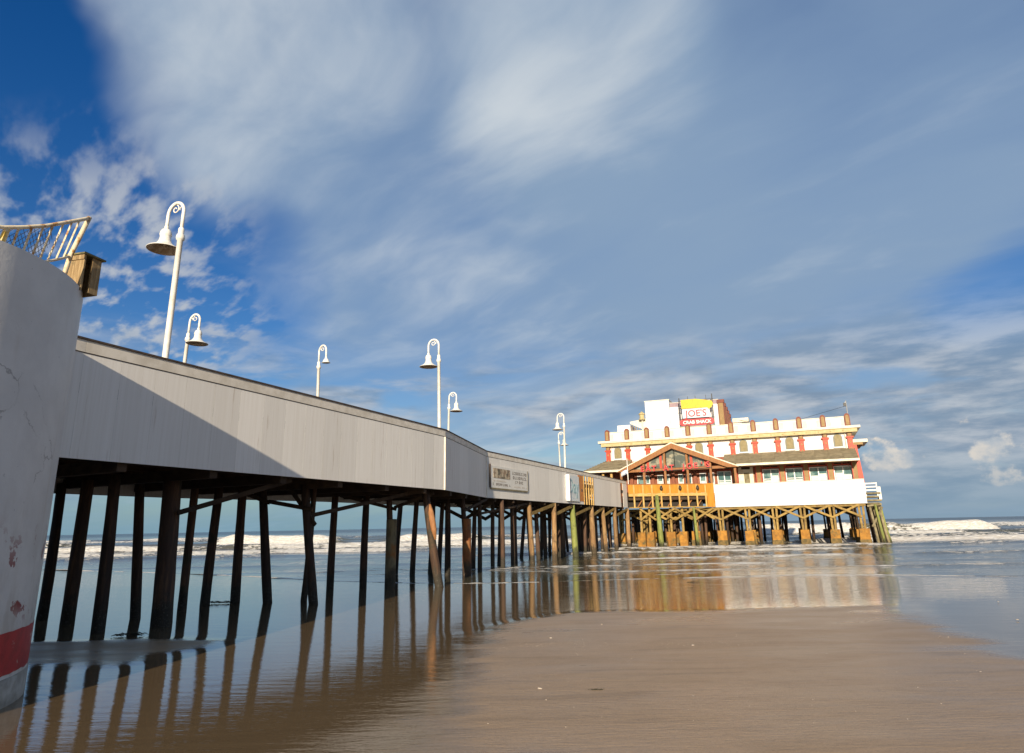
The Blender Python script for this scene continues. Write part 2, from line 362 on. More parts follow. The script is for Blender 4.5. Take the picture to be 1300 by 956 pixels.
q.put(b.inputs['Specular IOR Level'], q.m('SUBTRACT', .62, q.m('MULTIPLY', dd, .44)))
rip = q.noise(q.vm('MULTIPLY', P, (.35, 1.9, 1)), 2.2, 4, .55); rip2 = q.noise(q.vm('MULTIPLY', P, (.8, 3.5, 1)), 7.0, 3, .5)
yy = q.sep(P)[1]; far_r = q.ss(yy, 22, 36, .0045, .0085)
xx = q.sep(P)[0]; chop = q.m('MULTIPLY', q.noise(q.vm('MULTIPLY', P, (.30, 2.6, 1)), 1.6, 4, .6, .4), q.m('MULTIPLY', q.ss(yy, 24.5, 31, 0, .030), q.ss(xx, 3, 12, .12, 1)))
h = q.m('ADD', q.m('ADD', q.m('MULTIPLY', rip, far_r), chop), q.m('ADD', q.m('MULTIPLY', rip2, .0011), q.m('MULTIPLY', q.m('MULTIPLY', q.m('ADD', grain, q.m('MULTIPLY', q.noise(q.vm('MULTIPLY', P, (.6, 3.0, 1)), 4.0, 4, .6), 3.0)), dd), .004)))
bn = q.new('ShaderNodeBump'); bn.inputs['Strength'].default_value = 1; bn.inputs['Distance'].default_value = 1; q.put(bn.inputs['Height'], h); q.l.new(bn.outputs[0], b.inputs['Normal'])
sand = grid_object('beach', X, Y, Z, sm, {'dry': dry}, 'structure')

# sea: fans out to the horizon; breakers are ridges in the mesh
tr = np.concatenate([np.arange(0, 9, .25), np.arange(9, 62, .55), np.arange(62, 150, .75), np.arange(150, 330, 2.2), np.geomspace(332, 9000, 46)])
aa = np.linspace(-1, 1, 521); aa = np.sign(aa)*(np.abs(aa)*.75+.25*np.abs(aa)**3)*1.9
A_, T_ = np.meshgrid(aa, tr)
X = A_*(T_+58); Y = shore(X)*np.exp(-T_/160)+T_+38*(1-np.exp(-T_/160))
Zs = np.full(X.shape, 0.0); foam = np.zeros(X.shape)
def breaker(Y0, amp, fw, bw, windows, wob_amp, seed, wash=0.0, fstr=1.0):
    global Zs, foam
    cy = Y0 + wob_amp*(fbm(X*.02, X*0+seed, seed, 3)-.5)*2 + .8*(fbm(X*.13, X*0+seed, seed+3, 3)-.5)
    s = Y-cy                                             # <0 towards the shore
    w = np.zeros(X.shape)
    for (x0, x1, soft, k) in windows: w = np.maximum(w, k*sstep(X, x0-soft, x0+soft)*(1-sstep(X, x1-soft, x1+soft)))
    lump = .70+.6*fbm(X*.22, Y*.22, seed+7, 2)
    prof = np.where(s < 0, np.exp(-(s/fw)**2), np.exp(-(s/bw)**2))
    Zs = Zs + amp*prof*(.35+.65*w*lump)
    ff = sstep(s, -fw*2.0, -fw*.9)*(1-sstep(s, -fw*.1, bw*.40))
    if wash: ff = np.maximum(ff, wash*sstep(s, -fw*5, -fw)*(1-sstep(s, -fw, bw*.3)))
    gaps = sstep(fbm(X*.07, Y*.03, seed+19, 3), .22, .44)
    foam = np.maximum(foam, fstr*ff*w*(.42+.85*fbm(X*.30, Y*.7, seed+11, 4))*(.35+.65*gaps))
breaker(265, 1.1, 3.0, 9, [(-900, -60, 30, .8), (40, 140, 20, .2), (110, 900, 20, 1)], 9, 3)
breaker(190, 1.25, 2.6, 7, [(-500, -120, 14, .9), (-66, -48, 4, 1.1), (-30, 12, 8, .6)], 7, 17)
breaker(150, 1.9, 2.2, 5, [(-400, -90, 10, .6), (-62, -38, 4, 1.2), (-26, -8, 4, .9), (50, 99, 2.5, 1.25), (190, 400, 12, .7)], 5, 29, .3)
breaker(133, .9, 1.5, 4, [(-300, -70, 9, .8), (-40, 10, 6, .7), (60, 300, 8, .8)], 4, 37, .2)
breaker(117, .95, 1.8, 4, [(-300, 40, 9, .95), (46, 84, 5, .55), (88, 300, 6, 1.1)], 4, 41, .5)
breaker(97, .55, 1.5, 3.4, [(-200, -12, 7, .85), (0, 36, 6, .6), (38, 200, 6, 1.25)], 2.2, 53, .55)
breaker(84.5, .34, 1.3, 3.4, [(-120, -28, 7, .75), (8, 46, 5, .85), (49, 60, 5, .7)], 3.6, 67, .6, .74)
breaker(75, .22, .9, 2.4, [(-4, 36, 5, .9)], 2.0, 79, .3, .95)
breaker(225, 1.0, 2.6, 7, [(-600, -30, 12, .7), (60, 240, 9, .8)], 8, 11)
breaker(62, .17, .55, 2.0, [(6, 30, 3, .9), (34, 90, 4, .6)], 1.6, 83, 0, .85)
breaker(52, .10, .5, 1.6, [(-3, 19, 3, .9)], 1.6, 91, 0, .9)
breaker(46.5, .06, .4, 1.2, [(2, 40, 3, .8)], 1.2, 97, 0, .8)
rpl = sstep(T_, 1.5, 9)*(1-sstep(T_, 60, 110))*(.085*(fbm(X*.22, Y*.62, 101, 3)-.5)+.03*(fbm(X*.9, Y*1.8, 107, 2)-.5))
swell = rpl + .12*np.sin(Y*.42+2.2*fbm(X*.03, Y*.03, 4)*6)*sstep(T_, 30, 90) + .05*(fbm(X*.5, Y*.8, 31)-.5)*sstep(T_, 3, 22)
edge = np.exp(-(T_/.45)**2)*(.30+1.1*sstep(fbm(X*.35, X*0+4.4, 61), .38, .66))
foam = np.maximum(foam, edge*1.1)
patch = sstep(fbm(X*.28, Y*.75, 71), .60, .76)*sstep(T_, .4, 3)*(1-sstep(T_, 9, 26))
foam = np.maximum(foam, patch*.42)
Zs = SEA - .016 + .022*sstep(T_, 0, .5) + .012*sstep(T_, .5, 3) + (Zs+swell)*np.exp(-np.maximum(T_-330, 0)/400)
wm = bpy.data.materials.new('sea_water'); wm.use_nodes = True; q = NT(wm.node_tree); b = q.n['Principled BSDF']
P = q.new('ShaderNodeNewGeometry').outputs['Position']
fo = q.new('ShaderNodeAttribute', attribute_name='foam').outputs['Fac']; ft = q.new('ShaderNodeAttribute', attribute_name='out').outputs['Fac']
fn = q.noise(q.vm('MULTIPLY', P, (.6, 1.3, 1.3)), 1.6, 7, .68)
fmask = q.ss(q.m('ADD', fo, q.m('MULTIPLY', q.m('SUBTRACT', fn, .5), 1.9)), .36, .58)
murk = q.noise(q.vm('MULTIPLY', P, (.05, .14, 1)), 1.0, 4, .6)
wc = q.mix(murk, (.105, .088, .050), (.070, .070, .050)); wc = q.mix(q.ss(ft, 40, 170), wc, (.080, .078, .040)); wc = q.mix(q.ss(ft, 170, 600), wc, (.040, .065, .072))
ft2 = q.ss(q.noise(q.vm('MULTIPLY', P, (.5, 1.0, 2.0)), 2.6, 6, .65), .36, .62)
q.put(b.inputs['Base Color'], q.mix(fmask, wc, q.mix(ft2, (.66, .61, .52), (.86, .83, .77))))
q.put(b.inputs['Roughness'], q.m('ADD', q.m('ADD', .06, q.m('MULTIPLY', fmask, .7)), q.ss(ft, 60, 900, 0, .22))); b.inputs['IOR'].default_value = 1.33
w1 = q.noise(q.vm('MULTIPLY', P, (.45, 1.25, 1)), 1.5, 5, .6, .3); w2 = q.noise(q.vm('MULTIPLY', P, (.7, 1.8, 1)), 5.5, 3, .55)
w3 = q.noise(q.vm('MULTIPLY', P, (.10, .30, 1)), 1.0, 4, .6)
calm = q.ss(ft, .3, 9, .22, 1.0)
h = q.m('MULTIPLY', calm, q.m('ADD', q.m('MULTIPLY', w1, .05), q.m('ADD', q.m('MULTIPLY', w2, .014), q.m('MULTIPLY', w3, .11))))
h = q.m('ADD', h, q.m('MULTIPLY', q.m('MULTIPLY', fmask, ft2), .10))
bn = q.new('ShaderNodeBump'); bn.inputs['Strength'].default_value = 1; bn.inputs['Distance'].default_value = 1; q.put(bn.inputs['Height'], h); q.l.new(bn.outputs[0], b.inputs['Normal'])
grid_object('sea', X, Y, Zs, wm, {'foam': foam, 'out': T_}, 'structure')

# ================================================================== PIER
ST = [((-13.3,14.6),(-21,18)), ((-11.91,18.37),(-19.3,22.5)), ((-8,27.97),(-16,32)), ((-3.85,38.17),(-11.0,40.3)), ((-2.03,49.67),(-6.9,51.5)), ((14.26,89.07),(9.6,91.0))]
NEAR = [Vector(a) for a, _ in ST]; FAR = [Vector(b_) for _, b_ in ST]
PR = Vector((-3.85, 38.17, -.5))
pier = thing('pier', 'long white-sided wooden pier on dark leaning piles running out over the wet sand', 'pier', PR)
def pl_(v): return tuple(Vector(v)-PR)
PB, PT, DECK = 4.68, 8.0, 6.75
def along(pts, step):           # points every step metres along a polyline, with direction
    out = []
    for a, b_ in zip(pts[:-1], pts[1:]):
        n = max(1, round((b_-a).length/step)); out += [(a.lerp(b_, i/n), a.lerp(b_, (i+1)/n)) for i in range(n)]
    return out
# deck
mb = MB()
poly = [tuple(p) for p in NEAR]+[tuple(p) for p in reversed(FAR)]
inset = [(x-PR.x, y-PR.y) for x, y in poly]
mb.prism(inset, DECK-.3-PR.z, DECK-PR.z, 'xy'); mb.build('deck', 'beam_wood', pier)
# near-side sheets: one mesh per width, grooved faces
panel_cache = {}
def sheet(wid, z0, z1):
    key = (round(wid, 2), z0, z1)
    if key not in panel_cache:
        m_ = MB(); n = 1; g = wid/n
        m_.box(.003, wid-.003, 0, .03, z0, z1)
        for i in range(n): m_.box(i*g+.004, (i+1)*g-.003, -.003, 0, z0+.002, z1-.002)
        panel_cache[key] = m_.mesh('panel', 'siding')
    return panel_cache[key]
segs = [(NEAR[0], NEAR[1]), (NEAR[1], NEAR[3]), (NEAR[3], NEAR[4])]
def lay(a, b_, z0=PB, z1=PT-.42, step=1.22):
    dv = (b_-a); n = max(1, round(dv.length/step)); w = dv.length/n; ang = math.atan2(dv.y, dv.x)
    for i in range(n):
        p = a+dv*(i/n); link('panel', sheet(w, z0, z1), pier, (p.x-PR.x, p.y-PR.y, -PR.z), ang)
for a, b_ in segs: lay(a, b_)
D3 = (NEAR[5]-NEAR[4]).normalized(); L3 = (NEAR[5]-NEAR[4]).length; S3 = lambda s: NEAR[4]+D3*s
lay(S3(0), S3(21.9)); lay(S3(21.9), S3(23.7), 4.68, 4.95, 1.8); lay(S3(27.4), S3(39.3)); lay(S3(40.5), S3(L3), step=2.2)
A3 = math.atan2(D3.y, D3.x)
# orange board and wooden lattice in the gap
mb = MB().box(21.95, 23.65, -.02, .03, 4.97-PR.z, 7.55-PR.z); mb.build('orange_board', 'orange_board', pier, loc=(S3(0).x-PR.x, S3(0).y-PR.y, 0)).rotation_euler.z = A3
mb = MB().box(22.9, 23.15, -.06, -.02, 5.95-PR.z, 6.2-PR.z); mb.build('latch', 'black_metal', pier, loc=(S3(0).x-PR.x, S3(0).y-PR.y, 0)).rotation_euler.z = A3
for s in (23.85, 24.75, 25.65, 26.55, 27.25):
    MB().box(s-.1, s+.1, -.05, .05, PB-PR.z, 7.56-PR.z).build('lattice_post', 'balcony_light', pier, loc=(S3(0).x-PR.x, S3(0).y-PR.y, 0)).rotation_euler.z = A3
for z in (5.45, 6.3, 7.0):
    MB().box(23.76, 27.3, .06, .13, z-.07-PR.z, z+.07-PR.z).build('lattice_rail', 'timber', pier, loc=(S3(0).x-PR.x, S3(0).y-PR.y, 0)).rotation_euler.z = A3
MB().box(39.4, 40.4, .10, .2, PB-PR.z, 7.5-PR.z).build('gap_board', 'red_brown', pier, loc=(S3(0).x-PR.x, S3(0).y-PR.y, 0)).rotation_euler.z = A3
# top trim boards and dark cap rail
for a, b_ in [(NEAR[0], NEAR[1]), (NEAR[1], NEAR[2]), (NEAR[2], NEAR[3]), (NEAR[3], NEAR[4])]+[(S3(L3*i/5), S3(L3*(i+1)/5)) for i in range(5)]:
    dv = b_-a; ang = math.atan2(dv.y, dv.x); ln = dv.length; loc = (a.x-PR.x, a.y-PR.y, -PR.z)
    o = MB().box(.004, ln-.004, -.03, .04, PT-.40, PT-.06).build('trim_board', 'trim', pier, loc=loc); o.rotation_euler.z = ang
    o = MB().box(0, ln, -.07, .22, PT-.055, PT).build('cap_rail', 'dark_cap', pier, loc=loc); o.rotation_euler.z = ang
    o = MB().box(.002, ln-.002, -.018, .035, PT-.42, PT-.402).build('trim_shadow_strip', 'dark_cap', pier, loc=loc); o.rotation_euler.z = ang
# corner boards
for p in (NEAR[3], NEAR[4]):
    MB().box(-.06, .06, -.06, .06, PB-PR.z, PT-.43-PR.z).build('corner_board', 'trim', pier, loc=(p.x-PR.x, p.y-PR.y, 0)).rotation_euler.z = R(77)
# far side sheets
for a, b_ in along(FAR, 6.0):
    dv = b_-a; o = MB().box(0, dv.length-.01, 0, .05, 4.25, PT).build('far_panel', 'siding', pier, loc=(a.x-PR.x, a.y-PR.y, -PR.z)); o.rotation_euler.z = math.atan2(dv.y, dv.x)
# stringers and caps
def at(fr, seg, f): a = NEAR[seg].lerp(NEAR[seg+1], fr); b_ = FAR[seg].lerp(FAR[seg+1], fr); return a.lerp(b_, f)
for f in (.03, .2, .4, .6, .8, .985):
    for sgm in range(5):
        a, b_ = at(0, sgm, f), at(1, sgm, f)
        MB().bar(pl_((a.x, a.y, 5.02)), pl_((b_.x, b_.y, 5.02)), .16, .40).build('stringer', 'beam_wood', pier)
CAPS = []
for sgm, n in ((0,1),(1,3),(2,3),(3,3),(4,12)):
    for i in range(n): CAPS.append((sgm, (i+.5)/n))
for sgm, fr in CAPS:
    a, b_ = at(fr, sgm, .02), at(fr, sgm, .99)
    MB().bar(pl_((a.x, a.y, 4.62)), pl_((b_.x, b_.y, 4.62)), .30, .36).build('pile_cap', 'beam_wood', pier)
    for k in range(1 if sgm == 4 else 0):
        a2, b2 = at(fr, sgm, .06), at(fr, sgm, .5); c2 = at(fr, sgm, .96)
        MB().bar(pl_((a2.x, a2.y, 4.45)), pl_((b2.x, b2.y, 3.25)), .09, .24).build('cross_brace', 'beam_wood', pier)
        MB().bar(pl_((c2.x, c2.y, 4.45)), pl_((b2.x+.1, b2.y+.1, 3.25)), .09, .24).build('cross_brace', 'beam_wood', pier)
# joists up under the deck (square gaps read from below)
for sgm, n in ((0,4),(1,10),(2,10),(3,8)):
    for i in range(n):
        a, b_ = at((i+.5)/n, sgm, .03), at((i+.5)/n, sgm, .98)
        MB().bar(pl_((a.x, a.y, 5.45)), pl_((b_.x, b_.y, 5.45)), .12, .38).build('joist', 'beam_wood', pier)
# piles: (base xyz, top xy, radius, material)
def pile(bx, by, tx, ty, r, m='pile_wood', z0=-.9, z1=4.62, name='pile', seed=0, rt=.86):
    rnd = random.Random(int(bx*100)+int(by*31)); pts = []; rad = []; bow = rnd.uniform(-.05, .05); ph = rnd.uniform(0, 1.2)
    n = 9
    for i in range(n):
        f = i/(n-1); k = bow*math.sin(f*2.9+ph)
        pts.append(Vector((bx+(tx-bx)*f+k, by+(ty-by)*f, z0+(z1-z0)*f))-PR); rad.append(r*(1-(1-rt)*f)*(1+.07*(rnd.random()-.5)))
    return MB().tube(pts, rad, 11).build(name, m, pier, smooth=True)
PILES = [(-17.52, 26.81, -17.49, 26.81, 0.195, 'pile_wood'),
  (-15.6, 25.3, -15.57, 25.3, 0.241, 'pile_wood'),
  (-13.3, 23.19, -13.38, 23.19, 0.208, 'pile_wood'),
  (-13.97, 26.73, -14.43, 26.73, 0.194, 'pile_wood'),
  (-11.88, 24.4, -12.03, 24.4, 0.341, 'pile_wood'),
  (-13.25, 28.76, -13.22, 28.76, 0.177, 'pile_wood'),
  (-13.31, 31.0, -13.19, 31.0, 0.208, 'pile_wood'),
  (-12.44, 32.1, -12.56, 32.1, 0.215, 'pile_wood'),
  (-10.73, 31.47, -11.41, 31.47, 0.211, 'pile_wood'),
  (-8.45, 30.45, -9.19, 30.45, 0.204, 'pile_wood'),
  (-9.52, 32.2, -9.25, 32.2, 0.144, 'pile_wood'),
  (-9.97, 38.73, -9.99, 38.73, 0.206, 'pile_wood'),
  (-8.26, 38.83, -8.24, 38.83, 0.206, 'pile_wood'),
  (-6.74, 38.48, -6.91, 38.48, 0.183, 'pile_wood'),
  (-8.39, 49.58, -8.07, 49.58, 0.194, 'pile_wood'),
  (-6.78, 46.82, -6.59, 46.82, 0.183, 'pile_wood'),
  (-3.95, 37.86, -4.85, 37.86, 0.233, 'pile_wood'),
  (-5.89, 48.85, -5.72, 48.85, 0.191, 'pile_wood'),
  (-5.61, 52.18, -5.43, 52.18, 0.175, 'pile_wood'),
  (-4.47, 46.18, -4.43, 46.18, 0.207, 'pile_wood'),
  (-3.19, 46.56, -3.51, 46.56, 0.182, 'pile_wood'),
  (-3.27, 54.3, -3.12, 54.3, 0.182, 'pile_wood'),
  (-2.59, 50.36, -2.58, 50.36, 0.169, 'pile_wood'),
  (-1.76, 53.8, -1.73, 53.8, 0.166, 'pile_wood'),
  (-1.45, 56.85, -1.22, 56.85, 0.143, 'pile_wood'),
  (-1.0, 52.63, -1.01, 52.63, 0.177, 'pile_wood'),
  (-0.29, 56.45, -0.28, 56.45, 0.189, 'pile_wood'),
  (-0.03, 58.66, -0.07, 58.66, 0.197, 'pile_wood'),
  (0.44, 68.25, 0.96, 68.25, 0.191, 'pile_wood'),
  (1.33, 58.22, 1.14, 58.22, 0.212, 'pile_wood_sunlit'),
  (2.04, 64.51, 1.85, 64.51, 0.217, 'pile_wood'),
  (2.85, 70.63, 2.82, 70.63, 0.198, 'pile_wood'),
  (3.38, 63.24, 3.47, 63.24, 0.248, 'pile_wood_sunlit'),
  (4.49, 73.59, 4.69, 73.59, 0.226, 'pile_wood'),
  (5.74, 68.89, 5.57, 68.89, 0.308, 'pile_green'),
  (8.24, 74.93, 8.07, 74.93, 0.293, 'pile_wood_sunlit'),
  (10.01, 79.19, 9.81, 79.19, 0.244, 'pile_wood_sunlit'),
  (11.79, 83.56, 11.76, 83.56, 0.257, 'pile_wood_sunlit'),
  (14.23, 89.45, 14.19, 89.45, 0.275, 'pile_wood_sunlit')]
for a in PILES: pile(*a)
# jackets, stripped patch, brackets
for (x, y, r, z1, m) in [(-6.76, 38.48, 0.29, 3.19, 'jacket'), (-3.17, 45.82, 0.29, 3.22, 'jacket_rust')]:
    MB().lathe([(0, -.9), (r, -.9), (r*1.0, .2), (r*.98, z1-.04), (r*.9, z1), (0, z1)], (x-PR.x, y-PR.y, -PR.z), 18).build('pile_jacket', m, pier, smooth=False)
pts = [Vector((-4.597, 37.75, 3.92))-PR, Vector((-4.53, 37.74, 3.5))-PR, Vector((-4.46, 37.74, 3.10))-PR, Vector((-4.37, 37.74, 2.6))-PR, Vector((-4.28, 37.745, 2.08))-PR]
MB().tube(pts, [.05, .15, .17, .16, .05], 10).build('stripped_patch', 'stripped_wood', pier, smooth=True)
# mid and far piles farther out, where they merge into a dark thicket
for i in range(20):
    s = 20+i*1.25; p = S3(s); nrm = Vector((-D3.y, D3.x))
    for f in (1.6, 3.1, 4.6):
        if random.random() < .82:
            c = p+nrm*(f+random.uniform(-.4, .4)); lean = random.uniform(-.35, .35)
            pile(c.x, c.y, c.x+lean, c.y, random.uniform(.15, .2))
# long diagonal braces seen under the near panels
for a, b_ in [((-11.6,24.1,3.35), (-8.75,27.2,4.6)), ((-10.9,31.0,3.95), (-8.7,30.1,3.55)), ((-9.0,30.8,3.3), (-4.9,38.0,4.7)), ((-12.0,31.2,4.3), (-10.9,31.1,3.9)), ((-9.6,38.4,4.5), (-6.5,38.4,3.7)),
              ((-12.6,26.2,4.6), (-11.9,24.5,2.2)), ((-9.9,30.9,4.4), (-8.6,30.3,2.9)), ((-6.6,38.3,3.8), (-4.4,37.9,4.5)), ((-3.4,46.2,3.7), (-2.0,49.9,4.6)), ((-2.5,50.2,3.6), (1.2,58.3,4.5)), ((1.2,58.0,3.6), (3.5,63,4.5)), ((3.4,63.1,3.55), (5.6,68.6,4.5)), ((5.6,68.7,3.55), (8.1,74.7,4.5)), ((8.1,74.8,3.55), (9.9,79,4.5)), ((9.9,79.1,3.6), (11.8,83.4,4.5)), ((11.8,83.5,3.6), (14.2,89.2,4.5))]:
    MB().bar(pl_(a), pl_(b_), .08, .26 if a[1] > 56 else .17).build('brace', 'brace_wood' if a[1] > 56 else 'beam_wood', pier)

# ================================================================== RESTAURANT (local frame: x along the front, y back, z up)
BO = Vector((26.2, 91.5, -.5)); BA = R(-22)
ZB = .5                                     # local z = world z + ZB
plat = thing('platform', 'stilt platform of yellowed footings and crossed braces under the restaurant', 'platform', BO, BA)
rest = thing('restaurant', 'white two-storey seaside restaurant with red pilasters and brown gabled porch', 'restaurant', BO, BA)
def zz(z): return z+ZB
def bb(x0, x1, y0, y1, z0, z1): return MB().box(x0, x1, y0, y1, zz(z0), zz(z1))
# --- platform
bb(-15.5, 17.55, 1.0, 23, 5.6, 6.2).build('floor_slab', 'beam_wood', plat)
MB().prism([(-15.4, 1.0), (-10.2, -5.6), (-.3, .1), (-.3, 1.0)], zz(5.6), zz(6.2), 'xy').build('floor_slab', 'beam_wood', plat)
CU = [16.85, 13.6, 10.25, 6.98, 3.7, .4, -2.9, -6.2, -9.5, -12.8]
for k in (.35, 5.2, 10.2, 15.2, 20.2):
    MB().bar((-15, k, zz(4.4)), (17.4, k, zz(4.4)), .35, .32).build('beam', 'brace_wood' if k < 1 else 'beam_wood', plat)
    for i, u in enumerate(CU):
        if k < 1 or random.random() < .95:
            uu = u + (random.uniform(-.3, .3) if k > 1 else 0)
            h = 1.5 + random.uniform(-.12, .12); w = .53+random.uniform(-.05, .06)
            m_ = MB()
            for (z0, z1, w0, w1) in ((-1.6, .2, w*1.10, w*1.04), (.2, h, w*1.04, w)):
                a = [(sx*w0, sy*w0, zz(z0)) for sx, sy in ((-1,-1),(1,-1),(1,1),(-1,1))]+[(sx*w1, sy*w1, zz(z1)) for sx, sy in ((-1,-1),(1,-1),(1,1),(-1,1))]
                m_.add(a, [(0,3,2,1),(4,5,6,7),(0,1,5,4),(1,2,6,5),(2,3,7,6),(3,0,4,7)])
            fo2 = m_.build('footing', 'footing', plat, loc=(uu, k, 0)); MB().box(-w*1.13, w*1.13, -w*1.13, w*1.13, zz(-1.5), zz(.42+random.uniform(-.1, .12))).build('tide_growth', 'tide_growth', fo2)
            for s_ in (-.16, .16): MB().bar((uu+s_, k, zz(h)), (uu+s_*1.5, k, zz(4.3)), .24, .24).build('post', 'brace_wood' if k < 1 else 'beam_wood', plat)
    if k < 12:
        for u0, u1 in zip(CU[1:], CU[:-1]):
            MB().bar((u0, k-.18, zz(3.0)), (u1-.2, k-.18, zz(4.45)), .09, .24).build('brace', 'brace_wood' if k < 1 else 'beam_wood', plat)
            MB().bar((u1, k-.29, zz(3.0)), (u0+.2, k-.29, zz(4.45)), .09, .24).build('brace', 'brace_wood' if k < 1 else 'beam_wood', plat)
for i in range(84):      # timber piles standing farther in
    u, k = (random.uniform(-15, 16) if i < 34 else random.uniform(-16, 2)), random.choice((2.6, 7.6, 12.6, 17.6, 21.5)); MB().tube([(u, k, zz(-1.4)), (u+random.uniform(-.3, .3), k, zz(4.4))], [.2, .17], 8).build('inner_pile', 'pile_wood', plat, smooth=True)
# angled front under the orange balcony: its own footings and piles
for u, k, m_ in [(-9.0,-4.6,'footing'), (-8.0,-4.0,'footing'), (-5.6,-2.4,'footing'), (-4.2,-1.8,'footing')]:
    MB().box(u-.48, u+.48, k-.48, k+.48, zz(-1.6), zz(1.6)).build('footing', m_, plat)
    MB().bar((u, k, zz(1.6)), (u, k, zz(4.6)), .26, .26).build('post', 'brace_wood', plat)
for u0, k0, u1, k1 in [(-9.0,-5.0,-7.2,-3.9), (-7.2,-3.9,-5.0,-2.6), (-5.0,-2.6,-2.6,-1.1), (-2.6,-1.1,-.4,.0)]:
    MB().bar((u0, k0-.1, zz(4.5)), (u1, k1-.1, zz(3.1)), .09, .24).build('brace', 'brace_wood', plat); MB().bar((u1, k1-.22, zz(4.5)), (u0, k0-.22, zz(3.1)), .09, .24).build('brace', 'brace_wood', plat)
for (u, k, r, z1, m_) in [(-6.7,-5.2,.34,6.15,'pile_green'), (-2.7,-1.9,.2,4.6,'pile_green')]:
    MB().tube([(u+.25, k, zz(-1.4)), (u+.12, k, zz(1.5)), (u, k, zz(z1))], [r, r*.95, r*.62], 12).build('mooring_pile', m_, plat, smooth=True)
# white front sheets
for i in range(13):
    w = 17.7/13; u0 = -.1+i*w
    bb(u0+.005, u0+w-.005, -.06, .02, 4.55, 7.38).build('front_panel', 'white_wall', plat)
bb(-.12, 17.62, -.12, .12, 7.385, 7.46).build('front_rail', 'cornice_white', plat)
# orange balcony on the angled front
bal = thing('balcony', 'orange boarded balcony with pale posts under the porch gable', 'balcony', BO+Matrix.Rotation(BA, 3, 'Z')@Vector((-10.15, -6, 0)), BA+math.atan2(6, 9.95))
BL = math.hypot(6, 9.95)
for i in range(48):
    w = BL/48; bb(i*w+.006, (i+1)*w-.006, -.03, .03, 6.42, 7.52).build('board', 'balcony_orange', bal)
bb(0, BL, -.08, .12, 7.525, 7.62).build('top_rail', 'timber', bal)
bb(0, BL, -.12, .10, 6.06, 6.40).build('beam', 'balcony_light', bal)
bb(0, BL, -.10, .08, 4.60, 4.74).build('sill', 'brace_wood', bal)
for i in range(9):
    x = .7+i*(BL-1.9)/8; bb(x-.10, x+.10, -.16, -.125, 4.64, 7.50).build('post', 'balcony_light', bal)
bb(BL-1.0, BL-.02, -.13, .12, 4.62, 7.62).build('end_pillar', 'balcony_orange', bal)
bb(.02, BL-1.1, 1.2, 1.3, 4.7, 6.0).build('dark_backing', 'dark_inside', bal)  # near-black sheet, painted shade filling the openings between the posts
for i in range(7):
    x = 1.3+i*1.35; MB().bar((x, .5, zz(4.7)), (x+.9, .5, zz(5.95)), .07, .14).build('inner_strut', 'timber', bal)
for n_, x in enumerate((4.35, 6.9, 9.3)):
    ln = thing('lantern', 'small dark lantern hung on the orange balcony boards', 'lantern', BO+Matrix.Rotation(BA, 3, 'Z')@Vector((-10.15, -6, 0))+Matrix.Rotation(BA+math.atan2(6, 9.95), 3, 'Z')@Vector((x, -.32, zz(7.0))), BA, 'lanterns along the orange balcony')
    MB().lathe([(0,-.22), (.1,-.22), (.2,-.1), (.22,.08), (.12,.2), (0,.22)], n=10).build('globe', 'lantern', ln, smooth=True)
    MB().lathe([(0,.42), (.16,.26), (.16,.2), (0,.2)], n=10).build('hood', 'black_metal', ln)
    MB().bar((0,0,.3), (.05,.2,.34), .05, .05).build('bracket', 'black_metal', ln)

# --- ground floor
for (u0, u1) in ((-15.3, 17.3),): bb(u0, u1, 3.6, 3.9, 6.2, 11.3).build('wall', 'red_brown', rest)
bb(-15.3, -15.0, 3.9, 20, 6.2, 11.3).build('wall', 'red_brown', rest); bb(17.0, 17.3, 3.9, 20, 6.2, 11.3).build('wall', 'pilaster_red', rest)
def window(u0, u1, z0, z1, y, glassm='glass', mull=1, rails=(.55,), frame='window_white', transom=True):
    fr = MB(); fw = .11
    fr.box(u0, u0+fw, y-.10, y, zz(z0), zz(z1)); fr.box(u1-fw, u1, y-.10, y, zz(z0), zz(z1)); fr.box(u0+fw+.001, u1-fw-.001, y-.10, y, zz(z1)-fw, zz(z1)); fr.box(u0+fw+.001, u1-fw-.001, y-.10, y, zz(z0), zz(z0)+fw)
    w = fr.build('window', frame, rest)
    n = mull+1
    for i in range(n):
        a = u0+fw+(u1-u0-2*fw)*i/n; b_ = u0+fw+(u1-u0-2*fw)*(i+1)/n
        MB().box(a+.03, b_-.03, y-.03, y-.02, zz(z0)+fw, zz(z1)-fw).build('pane', glassm, w)
        if glassm == 'glass' : MB().box(a+.05, b_-.05, y-.036, y-.032, zz(z0)+fw, zz(z0)+fw+(z1-z0)*random.choice((.45, .58, .66))).build('blind', 'blind', w)
        if i: MB().box(a-.06, a+.06, y-.09, y-.005, zz(z0)+fw+.002, zz(z1)-fw-.002).build('mullion', frame, w)
        for rr in rails: MB().box(a+.035, b_-.035, y-.075, y-.005, zz(z0)+(z1-z0)*rr-.04, zz(z0)+(z1-z0)*rr+.04).build('glazing_bar', frame, w)
    return w
YW = 3.55
for (u0, u1) in ((5.94, 8.02), (8.8, 10.91), (11.68, 13.83), (14.58, 16.73)):
    window(u0, u1, 6.5, 9.35, YW)
    window(u0, u1, 9.47, 9.93, YW, 'dark_inside', 1, (), 'pilaster_red')
window(.09, 1.94, 6.5, 9.35, YW); window(.09, 1.94, 9.47, 9.9, YW, 'dark_inside', 1, (), 'pilaster_red')
bb(2.86, 4.76, 3.40, 3.58, 6.25, 9.9).build('entry_panel', 'cornice_white', rest)
d_ = bb(3.58, 4.27, 3.33, 3.398, 6.3, 9.0).build('door', 'weathered', rest)
bb(4.12, 4.19, 3.28, 3.329, 7.4, 7.6).build('handle', 'black_metal', d_)
